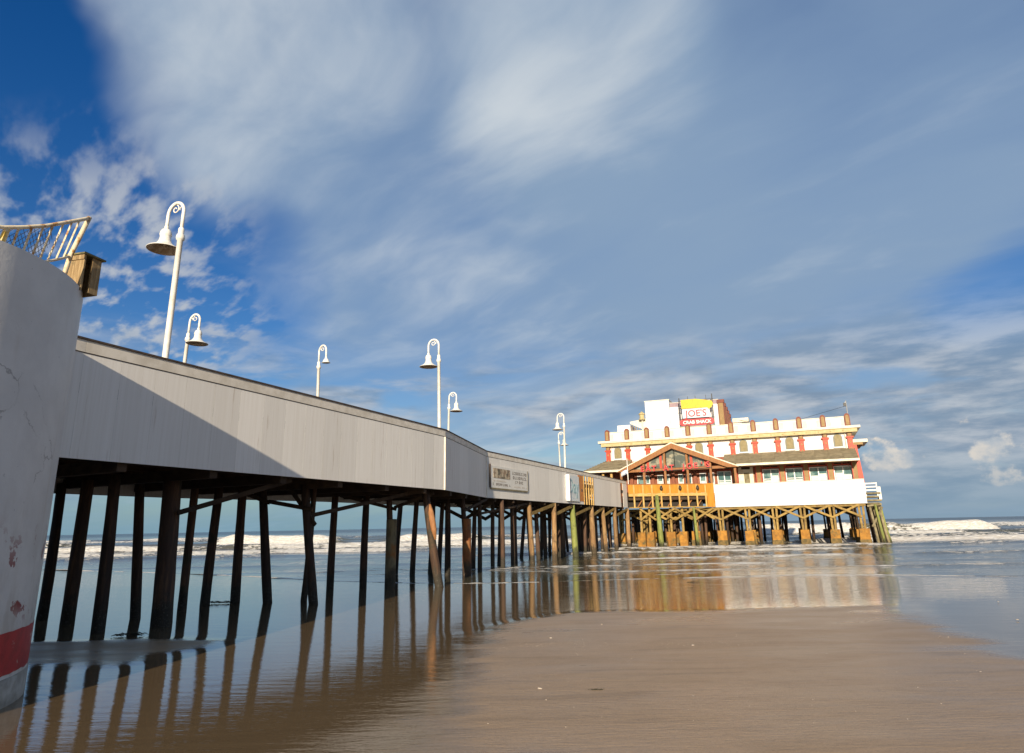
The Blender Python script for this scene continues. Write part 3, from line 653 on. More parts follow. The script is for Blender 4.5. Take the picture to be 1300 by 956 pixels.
bb(3.3, 4.4, 3.35, 3.398, 9.45, 9.75).build('fanlight', 'dark_inside', rest)
for u in (5.45, 8.4, 11.3, 14.2, 17.05, 2.4):
    c_ = bb(u-.26, u+.26, 3.05, 3.5, 6.25, 9.95).build('column', 'pilaster_tan', rest)
    bb(u-.36, u-.265, 3.0, 3.5, 6.25, 9.94).build('edge_strip', 'pilaster_red', c_); bb(u+.265, u+.36, 3.0, 3.5, 6.25, 9.94).build('edge_strip', 'pilaster_red', c_)
# under the gable
for (u0, u1) in ((-10.9,-9.9), (-9.75,-9.1), (-8.05,-7.25), (-6.95,-6.35), (-5.15,-4.45), (-4.1,-3.3), (-2.25,-1.4), (-1.05,-.3)):
    window(u0, u1, 6.5, 9.2, YW, 'glass', 0, (.5,))
for u in (-11.6, -8.6, -5.8, -2.8):
    bb(u-.2, u+.2, 3.1, 3.5, 6.25, 9.95).build('column', 'red_brown', rest)
for u in (-12.5, -9.3, -6.4, -3.4, -.4, 2.7):
    MB().box(u-.14, u+.14, .55, .85, zz(6.2), zz(9.9 if u not in (-9.3,-6.4,-3.4,-.4) else 13.25-.447*abs(u+5.1)-.3)).build('porch_post', 'timber', rest)
for (u0, u1) in ((-12.4,-9.5), (-9.1,-6.6), (-6.2,-3.6), (-3.2,-.6), (-.2, 2.6)):
    bb(u0, u1, .6, .8, 9.55, 9.9).build('porch_beam', 'timber', rest)
for u in (-17.3, -15.2, -14.0):
    bb(u-.15, u+.15, 1.0, 1.3, 6.2, 9.9).build('porch_post', 'balcony_light', rest)
# gable glazing: one sloping-headed pane per bay
gz = lambda u: 13.25-.447*abs(u+5.1)-.45
for (u0, u1, m_) in ((-11.6,-9.5,'gable_glass'), (-9.1,-6.6,'gable_glass'), (-6.2,-5.14,'gable_glass'), (-5.06,-3.6,'gable_glass'), (-3.2,-.6,'gable_glass')):
    MB().prism([(u0, zz(9.95)), (u1, zz(9.95)), (u1, zz(gz(u1))), (u0, zz(gz(u0)))], .95, .98).build('gable_pane', m_, rest)
for u in (-8.75, -6.95, -2.85, -1.0):
    MB().prism([(u-.16, zz(9.95)), (u+.16, zz(9.95)), (u+.16, zz(gz(u+.16))), (u-.16, zz(gz(u-.16)))], .84, .94).build('gable_stud', 'pilaster_red', rest)
# gable roof: two slopes with barge boards
for sgn, ue, ze in ((-1, -12.85, 9.8), (1, 3.05, 9.8)):
    m_ = MB(); a = (-5.24, zz(13.28)); e = (ue, zz(ze))
    m_.prism([a, e, (e[0], e[1]-.14), (a[0], a[1]-.14)], .3, 6.0); m_.build('gable_roof', 'shingle', rest)
    MB().prism([(a[0], a[1]+.06), (e[0]+sgn*.15, e[1]-.01), (e[0]+sgn*.15, e[1]-.16), (a[0], a[1]-.10)], .10, .298).build('barge_edge', 'cornice_white', rest)
    MB().prism([(a[0], a[1]-.11), (e[0]+sgn*.12, e[1]-.17), (e[0]+sgn*.12-sgn*1.35, e[1]-.17), (a[0], a[1]-.80)], .14, .296).build('barge_board', 'timber', rest)
# lower roof: shingle courses
NCO = 9
for i in range(NCO):
    f0, f1 = i/NCO, (i+1)/NCO
    y0, y1 = .35+3.95*f0, .35+3.95*f1+.12; z0, z1 = 9.97+1.68*f0, 9.97+1.68*f1+.03
    for (ua, ub) in ((-17.9+f0*2.6, -11.6), (1.2, 17.45)):
        n = max(1, round((ub-ua)/1.6))
        for j in range(n):
            a = ua+(ub-ua)*j/n; b_ = ua+(ub-ua)*(j+1)/n
            dz_ = random.uniform(0, .012)
            MB().add([(a+.006, y0, zz(z0+dz_)), (b_-.006, y0, zz(z0+dz_)), (b_-.006, y1, zz(z1+dz_)), (a+.006, y1, zz(z1+dz_)), (a+.006, y0, zz(z0-.05)), (b_-.006, y0, zz(z0-.05)), (b_-.006, y1, zz(z1-.05)), (a+.006, y1, zz(z1-.05))],
                     [(0,1,2,3),(4,7,6,5),(0,4,5,1),(1,5,6,2),(2,6,7,3),(3,7,4,0)]).build('shingle_strip', 'shingle', rest)
for (ua, ub) in ((-17.95, -12.7), (2.95, 17.5)):
    bb(ua, ub, .22, .345, 9.72, 10.0).build('eave_fascia', 'cornice_white', rest)
    bb(ua+.03, ub-.03, .36, 3.5, 9.74, 9.80).build('eave_soffit', 'timber', rest)
MB().add([(-17.9, .35, zz(9.95)), (-15.2, 4.3, zz(11.6)), (-15.2, 18, zz(11.6)), (-17.9, 18, zz(9.95))], [(0,1,2,3)]).build('side_roof', 'shingle', rest)
# --- upper storey
bb(-15.35, 17.35, 4.35, 4.7, 11.2, 13.98).build('upper_wall', 'white_wall', rest)
bb(-15.35, -15.0, 4.71, 20, 11.2, 13.98).build('upper_wall', 'white_wall', rest); bb(17.0, 17.35, 4.71, 20, 11.2, 13.98).build('upper_wall', 'white_wall', rest)
bb(-15.6, 17.6, 4.36, 20.3, 13.99, 14.12).build('roof_deck', 'cornice_white', rest)
# cornice in three steps
bb(-15.95, 18.0, 3.62, 4.34, 13.62, 14.12).build('frieze', 'frieze_tan', rest)
bb(-16.35, 18.4, 3.45, 4.6, 14.125, 14.43).build('cornice', 'cornice_white', rest)
bb(18.1-.9, 18.4, 4.61, 20.3, 14.125, 14.40).build('cornice', 'cornice_white', rest); bb(-16.35, -15.4, 4.61, 20.3, 14.125, 14.40).build('cornice', 'cornice_white', rest)
PIL = [-15.06+2.918*i for i in range(12)]
for i, u in enumerate(PIL):
    p_ = bb(u-.30, u+.30, 4.02, 4.345, 11.25, 12.92).build('pilaster', 'pilaster_red', rest)
    bb(u-.46, u+.46, 3.92, 4.345, 12.925, 13.12).build('capital', 'pilaster_red', p_)
    bb(u-.30, u+.30, 4.04, 4.345, 13.125, 13.615).build('neck', 'pilaster_brick', p_)
    bb(u-.19, u+.19, 4.0, 4.038, 13.16, 13.58).build('neck_inset', 'pilaster_tan', p_)
    for zf in (11.6, 12.4): MB().prism([(u-.13, zz(zf)), (u, zz(zf-.16)), (u+.13, zz(zf)), (u, zz(zf+.16))], 3.99, 4.018).build('diamond', 'pilaster_tan', p_)
    # parapet post with rounded head
    head = [(u-.33, zz(14.405)), (u+.33, zz(14.405))]+[(u+.33*math.cos(a), zz(15.75)+.36*math.sin(a)) for a in np.linspace(0, math.pi, 7)]
    q_ = MB().prism(head, 3.95, 4.5).build('parapet_post', 'pilaster_brick', rest)
    inn = [(u-.2, zz(14.6)), (u+.2, zz(14.6))]+[(u+.2*math.cos(a), zz(15.65)+.22*math.sin(a)) for a in np.linspace(0, math.pi, 7)]
    MB().prism(inn, 3.915, 3.948).build('post_inset', 'pilaster_tan', q_)
    if i < 11:
        pa = bb(u+.36, u+2.918-.36, 4.15, 4.30, 14.405, 15.62).build('parapet_panel', 'white_wall', rest)
        bb(u+.35, u+2.918-.35, 4.08, 4.36, 15.63, 15.74).build('coping', 'cornice_white', pa)
        for s_ in (.62, 2.3):
            for j in range(4): bb(u+s_+j*.13-.26+.1, u+s_+j*.13-.26+.15, 4.11, 4.148, 14.55, 15.45).build('picket', 'lilac_trim', pa)
for u in [PIL[0]-.72+i*1.459 for i in range(1, 23)]:
    MB().lathe([(0,-.08), (.09,-.05), (.09,.05), (0,.08)], (u, 3.60, zz(13.86)), 8).build('cornice_boss', 'frieze_tan', rest)
# arched shutters
def arch(u, z0, z1, w, y0, y1): 
    return [(u-w, z0), (u+w, z0)]+[(u+w*math.cos(a), z1-w+w*1.0*math.sin(a)) for a in np.linspace(0, math.pi, 9)]
for u in (-13.65, 3.85, 9.75, 15.62, -1.98-.1):
    w_ = MB().prism(arch(u, zz(11.85), zz(13.56), .55, 0, 0), 4.24, 4.345).build('arched_window', 'frame_grey', rest)
    MB().prism(arch(u, zz(11.95), zz(13.46), .44, 0, 0), 4.20, 4.238).build('shutter', 'shutter_tan', w_)
    bb(u-.62, u+.62, 4.16, 4.34, 11.73, 11.845).build('sill', 'window_white', w_)
# --- roof blocks
bb(-9.95, -6.35, 8.0, 13, 14.13, 20.5).build('stair_tower', 'white_wall', rest)
bb(-10.02, -6.28, 7.93, 13.07, 20.505, 20.62).build('tower_coping', 'cornice_white', rest)
bb(-6.345, .72, 8.5, 17, 14.13, 19.45).build('roof_block', 'white_wall', rest)
for i in range(7): bb(-6.3+i*1.0, -6.3+i*1.0+.96, 8.52, 8.6, 19.46, 20.05).build('block_railing', 'lilac_trim', rest)
bb(-6.34, .76, 8.44, 8.66, 20.055, 20.12).build('block_railing_cap', 'cornice_white', rest)
for i, (u, k, zt) in enumerate(((1.05, 8.3, 20.0), (1.1, 10.0, 19.7), (1.15, 11.8, 19.4), (1.2, 13.6, 19.1), (1.25, 15.4, 18.8))):
    b_ = bb(u-.32, u+.32, k, k+.7, 15.3, zt-.5).build('tower_pilaster', 'pilaster_tan', rest)
    bb(u-.42, u-.325, k-.05, k+.75, 15.3, zt-.52).build('edge_strip', 'pilaster_brick', b_); bb(u+.325, u+.42, k-.05, k+.75, 15.3, zt-.52).build('edge_strip', 'pilaster_brick', b_)
    bb(u-.5, u+.5, k-.08, k+.8, zt-.495, zt).build('pilaster_head', 'pilaster_brick', b_)
bb(1.7, 3.6, 9.5, 14, 14.13, 16.6).build('vent_housing', 'white_wall', rest); bb(2.4, 4.6, 9.2, 12, 16.61, 17.2).build('roof_unit', 'cornice_white', rest)
bb(-14.4, -12.4, 8.0, 12, 14.13, 17.2).build('stair_block', 'white_wall', rest); bb(-12.395, -9.96, 8.3, 12, 14.13, 16.3).build('stair_block', 'white_wall', rest)
MB().prism([(-12.4, zz(17.35)), (-12.4, zz(17.65)), (-9.96, zz(17.95)), (-9.96, zz(16.4)), (-10.5, zz(16.4))], 8.0, 8.25).build('stair_stringer', 'cornice_white', rest)
for i in range(6): bb(-12.2+i*.32, -12.2+i*.32+.08, 8.26, 8.32, 16.32, 17.3).build('stair_baluster', 'pilaster_tan', rest)
bb(-13.2, -12.7, 7.95, 7.998, 15.8, 16.6).build('block_vent', 'frieze_tan', rest)
lc = MB().lathe([(.5, 0), (.5, .15), (.36, .2), (.36, .75), (.52, .8), (.45, .95), (.2, 1.15), (0, 1.3)], (-10.45, 7.6, zz(17.75)), 10).build('cupola', 'frieze_tan', rest)
MB().lathe([(.1, 0), (.1, 3.4)], (-10.45, 7.6, zz(14.4)), 8).build('cupola_post', 'cornice_white', rest)
# right end: lower cornice and red corner
bb(17.36, 19.2, 5.8, 12, 12.45, 12.85).build('side_cornice', 'cornice_white', rest); bb(17.36, 18.6, 5.9, 12, 12.15, 12.445).build('side_frieze', 'pilaster_tan', rest)
MB().prism([(17.36, zz(6.25)), (18.2, zz(6.25)), (17.85, zz(12.14)), (17.36, zz(12.14))], 5.9, 6.5).build('corner_buttress', 'pilaster_red', rest)
bb(17.31, 17.6, 3.3, 5.8, 6.25, 11.2).build('corner_buttress', 'pilaster_red', rest)

for u in (-14.6, 5.0, 16.5): MB().tube([(u, 4.2, zz(13.6)), (u, 4.18, zz(11.5))], .05, 6).build('downspout', 'cornice_white', rest)
for u, k, h_ in ((5.5, 11, 1.0), (8.2, 12, .7), (12.5, 10.5, 1.3)): MB().lathe([(.28, 0), (.28, h_), (.42, h_+.05), (.42, h_+.25), (0, h_+.4)], (u, k, zz(14.13)), 10).build('roof_vent', 'grey_metal', rest)
MB().tube([(2.0, 9.6, zz(17.2)), (9.0, 7.5, zz(15.6)), (17.2, 4.9, zz(17.2))], .02, 4).build('cable', 'black_metal', rest)
for u in (7.0, 9.9, 12.7, 15.6, 1.0): bb(u-.12, u+.12, 3.2, 3.44, 9.72, 9.98).build('wall_lamp', 'lantern', rest)
# --- roof sign
RS = lambda u, k, z: BO+Matrix.Rotation(BA, 3, 'Z')@Vector((u, k, zz(z)))
sg = thing('roof_sign', "tall JOE'S CRAB SHACK sign with yellow board on the white roof block", 'sign', RS(-2.3, 6.6, 14.4), BA)
so = 14.4                                                        # sign-local z origin
def sb(x0, x1, y0, y1, z0, z1): return MB().box(x0, x1, y0, y1, z0-so, z1-so)
sc = 1.03
for x in (-2.35, 2.35):
    sb(x-.07, x+.07, .1, .24, 14.42, 20.4+(.3 if x > 0 else 0)).build('frame_post', 'black_metal', sg)
for x in (-1.1, 0, 1.5): sb(x-.03, x+.03, .15, .2, 19.9, 20.6).build('spike', 'black_metal', sg)
for z in (16.15, 17.3, 18.9, 19.95): sb(-2.5, 2.5, .25, .33, z-.05, z+.05).build('frame_rail', 'black_metal', sg)
for x in (-2.2, 2.2): MB().bar((x, .3, 16.3-so), (x, 1.7, 14.5-so), .1, .1).build('strut', 'black_metal', sg)
MB().prism([(-2.05, 18.78-so), (1.6, 18.72-so), (1.75, 18.45-so), (2.2, 18.75-so), (2.45, 19.2-so), (2.3, 19.65-so), (1.2, 19.9-so), (0, 20.1-so), (-2.1, 20.1-so)], -.06, .09).build('yellow_board', 'sign_yellow', sg)
wb = sb(-2.0, 1.9, -.05, .09, 17.35, 18.7).build('white_board', 'sign_blue_white', sg)
link('lettering', text_mesh("JOE'S", 1.35, 'letter_red', .02, .012), wb, (-.05, -.08, 17.55-so))
pb = MB().prism([(-2.05+.42*math.cos(a), 16.72-so+.46*math.sin(a)) for a in np.linspace(math.pi/2, 1.5*math.pi, 9)]+[(2.0+.42*math.cos(a), 16.72-so+.46*math.sin(a)) for a in np.linspace(-math.pi/2, math.pi/2, 9)], -.10, .09).build('red_board', 'letter_red', sg)
link('lettering', text_mesh('CRAB SHACK', .66, 'letter_white', .02, .014), pb, (0, -.13, 16.5-so))
sb(-2.4, 2.4, -.35, .09, 16.10, 16.16).build('catwalk', 'grey_metal', sg)
# --- EAT AT JOE'S letters on the gable
es = thing('letter_sign', "red EAT AT JOE'S letters strung across the porch gable", 'sign', RS(-5.1, .42, 9.5), BA)
for i, ch in enumerate("EAT AT JOE'S"):
    if ch == ' ': continue
    x = -4.35+i*.80
    link('letter', text_mesh(ch, 1.05, 'letter_red', .05, .02), es, (x, 0, .10-.10*math.sin(math.pi*i/11)+.03*i*.6))
MB().bar((-4.8, .06, .02), (4.9, .06, .2), .05, .06).build('rail', 'black_metal', es)
# flag pole with small flag
fp = thing('flagpole', 'thin white flagpole with furled blue and white flag by the porch', 'flagpole', RS(-10.25, -5.2, 6.2), BA)
MB().tube([(0,0,0), (0,0,4.75)], [.07, .05], 10).build('pole', 'lamp_white', fp, smooth=True)
MB().lathe([(0,-.08), (.08,0), (0,.08)], (0,0,4.8), 8).build('finial', 'sign_yellow', fp)
fm = MB(); n = 8
for i in range(n+1):
    x = -.05-.85*i/n; y = .10*math.sin(i*1.1); dz_ = -.35*(i/n)**1.5; fm.v += [(x, y, 3.35+dz_), (x, y+.05, 2.75+dz_)]
for i in range(n): fm.f.append((2*i, 2*i+1, 2*i+3, 2*i+2))
fo_ = fm.build('flag', 'flag_blue', fp, smooth=True); sm_ = fo_.modifiers.new('s', 'SOLIDIFY'); sm_.thickness = .02
# light pole on the right roof corner
lp = thing('roof_light_pole', 'grey pole with dark floodlight standing at the parapet corner', 'light pole', RS(17.25, 4.9, 14.4), BA)
MB().tube([(0,0,0), (0,0,3.5)], [.09, .06], 8).build('pole', 'grey_metal', lp); MB().box(-.34, -.02, -.3, .1, 2.75, 3.2).build('floodlight', 'black_metal', lp); MB().bar((0,0,3.4), (-.15,0,3.2), .06, .06).build('arm', 'grey_metal', lp)
# weathered landing at the right end
rnd_l = random.Random(9)
ld = thing('landing', 'weathered stair landing with white slatted railing beside the platform', 'landing', RS(18.4, 2.0, -.5), BA)
for z in (7.45, 7.05, 6.65): MB().box(-.75, .62, -.9, -.82, z-.11, z+.04).build('rail_slat', 'lamp_white', ld)
for x in (-.7, .58): MB().box(x-.06, x+.06, -.8, -.7, 5.9, 7.52).build('rail_post', 'lamp_white', ld)
for i, z in enumerate((6.15, 5.75, 5.3, 4.95)): MB().box(-.75, .9-(i % 2)*.25, -.9+(i % 2)*.15, 2.2, z, z+.2).build('deck_plank', 'weathered', ld)
MB().box(.68, .98, -.7, .9, 5.5, 7.0).build('side_board', 'lamp_white', ld)
for i, (x, y) in enumerate(((-.5,-.3), (.1,-.6), (.55,.2), (.8,1.2), (-.1,1.5))):
    MB().tube([(x+.55+.1*i, y, -1), (x+.3, y, 2), (x, y, 5.1)], [.17, .16, .14], 9).build('leg', 'pile_green' if i % 2 else 'weathered', ld, smooth=True)
MB().bar((-.5,-.5,2.3), (.9,-.4,4.6), .08, .2).build('brace', 'weathered', ld)
for i in range(7):
    x, y = rnd_l.uniform(-.7, .7), rnd_l.uniform(.2, 2.4); MB().tube([(x+.4, y, -1), (x, y, 5.0)], [.16, .13], 8).build('leg', 'pile_wood' if i % 2 else 'weathered', ld, smooth=True)
for i in range(6): MB().bar((-.75, -.6+i*.45, 4.75-.12*i), (.85, -.55+i*.45, 4.95-.16*i), .1, .22).build('cross_beam', 'weathered', ld)

# ================================================================== signs on the pier panels
def pier_sign(name, label, s0, s1, z0, z1):
    p = S3(s0); nrm = Vector((D3.y, -D3.x)); o = thing(name, label, 'sign', (p.x+nrm.x*.03, p.y+nrm.y*.03, z0), A3); return o, s1-s0, z1-z0
sg1, w, h = pier_sign('notice_board', 'wide pale notice board with small picture and faded print on the pier siding', .55, 7.85, 5.42, 7.0)
MB().box(0, w, -.054, 0, 0, h).build('board', 'sign_white', sg1)
MB().box(-.10, -.01, -.09, 0, .0, h+.1).build('side_frame', 'dark_cap', sg1); MB().box(w+.01, w+.12, -.07, 0, 0, h).build('side_frame', 'weathered', sg1); MB().box(0, w, -.07, 0, -.10, -.01).build('bottom_frame', 'weathered', sg1)
MB().box(.5, 3.6, -.075, -.055, .72, 1.42).build('picture', 'sign_photo', sg1)
rn = random.Random(3)
def print_rows(x0, x1, z0, hgt, m_, gap=.10, cw=(.14, .3)):      # illegible worn print: short separate strokes
    m__ = MB(); x = x0
    while x < x1:
        c = rn.uniform(*cw); k = rn.randint(0, 3)
        if rn.random() < .16: x += c; continue
        m__.box(x, x+c*.22, -.066, -.056, z0, z0+hgt)
        if k != 1: m__.box(x+c*.22+.001, x+c*.8, -.066, -.056, z0+hgt*.78, z0+hgt)
        if k != 2: m__.box(x+c*.22+.001, x+c*.8, -.066, -.056, z0, z0+hgt*.2)
        if k > 1: m__.box(x+c*.62, x+c*.84, -.067, -.057, z0+hgt*.21, z0+hgt*.77)
        x += c+gap
    o_ = m__.build('print', m_, sg1); o_['kind'] = 'stuff'
print_rows(4.1, 7.0, 1.14, .22, 'sign_ink'); print_rows(4.2, 6.9, .80, .22, 'sign_ink'); print_rows(4.7, 6.4, .48, .2, 'sign_ink')
print_rows(.5, 2.9, .46, .10, 'sign_ink_pale', .06, (.08, .16)); print_rows(.4, 3.5, .18, .17, 'sign_ink', .06, (.1, .2)); print_rows(4.4, 7.2, .16, .10, 'sign_ink_pale', .06, (.08, .16))
sg2, w, h = pier_sign('day_sign', 'pale blue sign with teal lettering beside the orange board', 18.1, 21.85, 4.92, 7.35)
MB().box(0, w, -.10, -.04, 0, h).build('board', 'sign_pale_blue', sg2); MB().box(-.12, -.01, -.35, 0, 0, h).build('side_frame', 'letter_white', sg2)
link('lettering', text_mesh('Day', 2.0, 'sign_teal', .01), sg2, (w/2, -.125, .75))

# ================================================================== LAMPS
def make_lamp():
    o = thing('lamp_post', 'x', 'lamp post')
    MB().lathe([(0,0), (.17,0), (.17,.25), (.11,.35), (.095,.5), (.085,5.1), (.12,5.12), (.135,5.2), (.12,5.28), (.09,5.32), (.09,5.5), (.06,5.54)], n=14).build('pole', 'lamp_white', o, smooth=True)
    arc = [(0,0,5.4), (0,0,6.0)]+[(.33-.33*math.cos(a), 0, 6.1+.36*math.sin(a)) for a in np.linspace(0, math.pi, 15)]+[(.66,0,5.85), (.66,0,5.66)]
    MB().tube(arc, [.055]*len(arc), 10).build('arm', 'lamp_white', o, smooth=True)
    sp = [(.36+(.15-.006*i)*math.cos(a), 0, 6.24+(.15-.006*i)*math.sin(a)) for i, a in enumerate(np.linspace(.6*math.pi, 2.9*math.pi, 20))]
    MB().tube(sp, .022, 7).build('scroll', 'lamp_white', o, smooth=True)
    sp = [(.12+.06*math.cos(a), 0, 6.22+.07*math.sin(a)) for a in np.linspace(-.2*math.pi, 1.1*math.pi, 10)]
    MB().tube(sp, .018, 6).build('scroll', 'lamp_white', o, smooth=True)
    sh_ = MB().lathe([(.06,5.72), (.075,5.66), (.06,5.62), (.13,5.58), (.17,5.5), (.185,5.40), (.165,5.37), (.165,5.30), (.19,5.18), (.26,5.08), (.38,4.99), (.50,4.94), (.52,4.92), (.505,4.905), (.37,4.965), (.24,5.06), (.16,5.2), (.0,5.24)], (.66,0,0), 24).build('shade', 'lamp_white', o, smooth=True)
    MB().lathe([(.49,4.905), (.36,4.955), (.23,5.05), (.15,5.19), (0,5.22)], (.66,0,-.004), 24).build('shade_lining', 'lamp_inner', sh_, smooth=True)
    MB().lathe([(0,4.98), (.06,5.0), (.08,5.08), (.05,5.18), (0,5.2)], (.66,0,0), 12).build('bulb', 'lamp_inner', o, smooth=True)
    return o
lamp0 = make_lamp()
n1 = math.atan2(.376, -.926)
LAMPS = [((-11.20, 21.32), n1, 'white lamp post on the near rail, closest to the curved abutment'),
         ((-4.25, 39.1), n1, 'white lamp post on the near rail just before the bend in the siding'),
         ((4.94, 67.85), n1, 'white lamp post on the near rail above the notice board and pale blue sign'),
         ((-16.2, 32.6), n1+math.pi, 'white lamp post on the far rail, closest to the curved abutment'),
         ((-11.3, 39.2), n1+math.pi-.25, 'white lamp post on the far rail with only a small cup shade'),
         ((-5.25, 54.4), n1+math.pi, 'white lamp post on the far rail just past the bend in the siding'),
         ((5.35, 80.3), n1+math.pi, 'white lamp post on the far rail, closest to the restaurant')]
for i, (p, a, lab) in enumerate(LAMPS):
    o = lamp0 if i == 0 else copy_tree(lamp0)
    o.location = (p[0], p[1], DECK); o.rotation_euler.z = a; o.scale = (1.075 if i == 0 else 1.045,)*3 if i < 3 else (1,)*3; o['label'] = lab; o['group'] = 'lamp posts along the pier'; o.rotation_euler.x = R((.4, -.7, .8, -.6, 1.1, -.9, .6)[i]); o.rotation_euler.y = R((-.3, .6, -.5, .9, -.8, .4, -1.0)[i])
    if i == 4:
        for ch in o.children:
            if ch.name.startswith('shade'):
                for g in ch.children: bpy.data.objects.remove(g)
                ch.data = MB().lathe([(.06,5.72), (.075,5.66), (.06,5.62), (.13,5.56), (.17,5.48), (.19,5.40), (.24,5.37), (.25,5.35), (.23,5.345), (.16,5.38), (0,5.4)], (.66,0,0), 20).mesh('shade', 'lamp_white', True)
            if ch.name.startswith('bulb'): ch.data = MB().lathe([(0,5.3), (.05,5.32), (.05,5.38), (0,5.4)], (.66,0,0), 10).mesh('bulb', 'lamp_inner', True)

# ================================================================== ROUND ABUTMENT
AC, AR = Vector((-13.4, 12.8, -.3)), 4.1
ab = thing('abutment', 'round white-painted abutment wall with peeling paint and red base band', 'wall', AC)
am = bpy.data.materials.new('abutment_skin'); am.use_nodes = True; q = NT(am.node_tree); b = q.n['Principled BSDF']
P = q.new('ShaderNodeNewGeometry').outputs['Position']; pz = q.sep(P)[2]
n1_ = q.noise(P, 1.1, 5, .6); c = q.mix(q.ss(n1_, .3, .7), (.66, .645, .61), (.58, .565, .535))
rust = q.ss(q.noise(q.vm('MULTIPLY', P, (2, 2, .18)), 1.5, 5, .6), .56, .74); c = q.mix(q.m('MULTIPLY', rust, .35), c, (.50, .43, .34))
chip = q.ss(q.noise(P, 1.7, 6, .62), .585, .60); lowz = q.m('MULTIPLY', q.ss(pz, 3.2, 1.9), q.ss(pz, 1.0, 1.5))
c = q.mix(q.m('MULTIPLY', chip, lowz), c, (.22, .02, .025))
grime = q.m('MULTIPLY', q.ss(q.noise(q.vm('MULTIPLY', P, (1.5, 1.5, .5)), 1.6, 6, .65), .42, .66), q.ss(pz, 4.5, .6)); c = q.mix(q.m('MULTIPLY', grime, .45), c, (.34, .29, .22))
vo = q.new('ShaderNodeTexVoronoi', feature='DISTANCE_TO_EDGE'); q.put(vo.inputs['Vector'], q.vm('ADD', P, q.vm('SCALE', q.noise(P, 2.5, 4, .6, out=1), .5))); vo.inputs['Scale'].default_value = .55
crk = q.m('MULTIPLY', q.ss(vo.outputs['Distance'], .010, .003), q.ss(q.noise(P, .8, 3, .5), .50, .62)); c = q.mix(q.m('MULTIPLY', crk, .6), c, (.20, .18, .16))
spk = q.ss(q.noise(P, 9, 4, .6), .70, .73); c = q.mix(q.m('MULTIPLY', spk, .6), c, (.22, .21, .20))
q.put(b.inputs['Base Color'], c); b.inputs['Roughness'].default_value = .55
bn = q.new('ShaderNodeBump'); bn.inputs['Strength'].default_value = .25; bn.inputs['Distance'].default_value = .02
q.put(bn.inputs['Height'], q.m('ADD', q.noise(P, 8, 5, .6), q.m('MULTIPLY', q.m('MULTIPLY', chip, lowz), -.6))); q.l.new(bn.outputs[0], b.inputs['Normal'])
MATS['abutment_skin'] = am
NS = 192
MB().lathe([(AR, .48), (AR, 8.3)], (0,0,0), NS).build('wall', 'abutment_skin', ab, smooth=True)
MB().lathe([(AR-.002, 8.3), (AR-.3, 8.3), (AR-.3, 8.12), (0, 8.12)], (0,0,0), NS).build('wall_top', 'abutment_skin', ab)
bandm = MB(); nb = NS
rw = random.Random(11)
top = [1.28+.035*math.sin(3*2*math.pi*i/nb)+rw.uniform(-.012,.012) for i in range(nb)]; bot = [.50+.05*math.sin(2*2*math.pi*i/nb+1)+rw.uniform(-.015,.015) for i in range(nb)]
for i in range(nb):
    a = 2*math.pi*i/nb; ca_, sa_ = math.cos(a)*(AR+.006), math.sin(a)*(AR+.006); bandm.v += [(ca_, sa_, bot[i]), (ca_, sa_, top[i])]
for i in range(nb): j = (i+1) % nb; bandm.f.append((2*i, 2*j, 2*j+1, 2*i+1))
bandm.build('red_band', 'red_paint', ab, smooth=True)
MB().lathe([(0,-.4), (AR+.02,-.4), (AR+.02,.46), (AR-.02,.47), (AR-.02,.6)], (0,0,0), NS).build('plinth', 'base_concrete', ab, smooth=True)
# wall added out of view, turned to keep sun off the abutment's left face
rw_ = tag(MB().box(-34, 0, -.2, .2, -.4, 8.0).build('approach_wall', 'siding', None, loc=(-10.15, 10.4, 0)), 'long white approach wall running inland from the round abutment', 'wall')
rw_.rotation_euler.z = R(90-12)
tag(MB().box(-40, 0, -.25, .25, -.4, 6.9).build('sea_wall', 'base_concrete', None, loc=(-16.6, 15.2, 0)), 'rough concrete sea wall behind the round abutment under the pier end', 'wall').rotation_euler.z = R(-6)  # added out of view so the leftmost piles stand in shade
# fence on top: follows the rim, sweeps up towards its end, leans outwards
fe = thing('fence', 'rust-spotted white metal fence with wire mesh and raised end on the abutment', 'fence', (AC.x, AC.y, 8.0))
def fpt(phi, z, dr=0.0):
    r_ = 3.85+.2*(z-8)+dr; a_ = R(phi); return (r_*math.cos(a_), r_*math.sin(a_), z-8.0)
RP, RZ = [-34, -25, -14.5, -8.5, -1.25, 7, 16.75], [8.16, 8.2, 8.32, 8.5, 8.76, 9.12, 9.54]
rz_ = lambda p: float(np.interp(p, RP, RZ))
MB().tube([fpt(p, rz_(p)) for p in np.linspace(-34, 16.75, 26)], .040, 8).build('top_rail', 'fence_paint', fe, smooth=True)
for p in (-32, -29, -26, -23, -20, -17, -9.5, -5.7, -2.2, 1.0): MB().bar(fpt(p, rz_(p)), fpt(p, 8.0), .03, .03).build('bar', 'fence_paint', fe)
for p in (4.8, 8.3, 11.6): MB().bar(fpt(p, rz_(p)), fpt(p-.6, np.interp(p, [4.25, 14.25], [8.16, 8.52])), .03, .03).build('bar', 'fence_paint', fe)
MB().bar(fpt(-12.6, rz_(-12.6)), fpt(-12.8, 8.0), .10, .06).build('brace_post', 'fence_yellow', fe)
MB().tube([fpt(16.75, 9.56), fpt(14.5, 8.56), fpt(15.2, 8.3), fpt(16, 8.0)], .05, 8).build('end_post', 'fence_paint', fe, smooth=True)
MB().tube([fpt(p, z) for p, z in ((2.5, 8.08), (4.25, 8.14), (9, 8.32), (14.3, 8.53))], .028, 8).build('bottom_rail', 'fence_paint', fe, smooth=True)
mm = MB()                                                  # chain-link: crossing wires just inside the bars
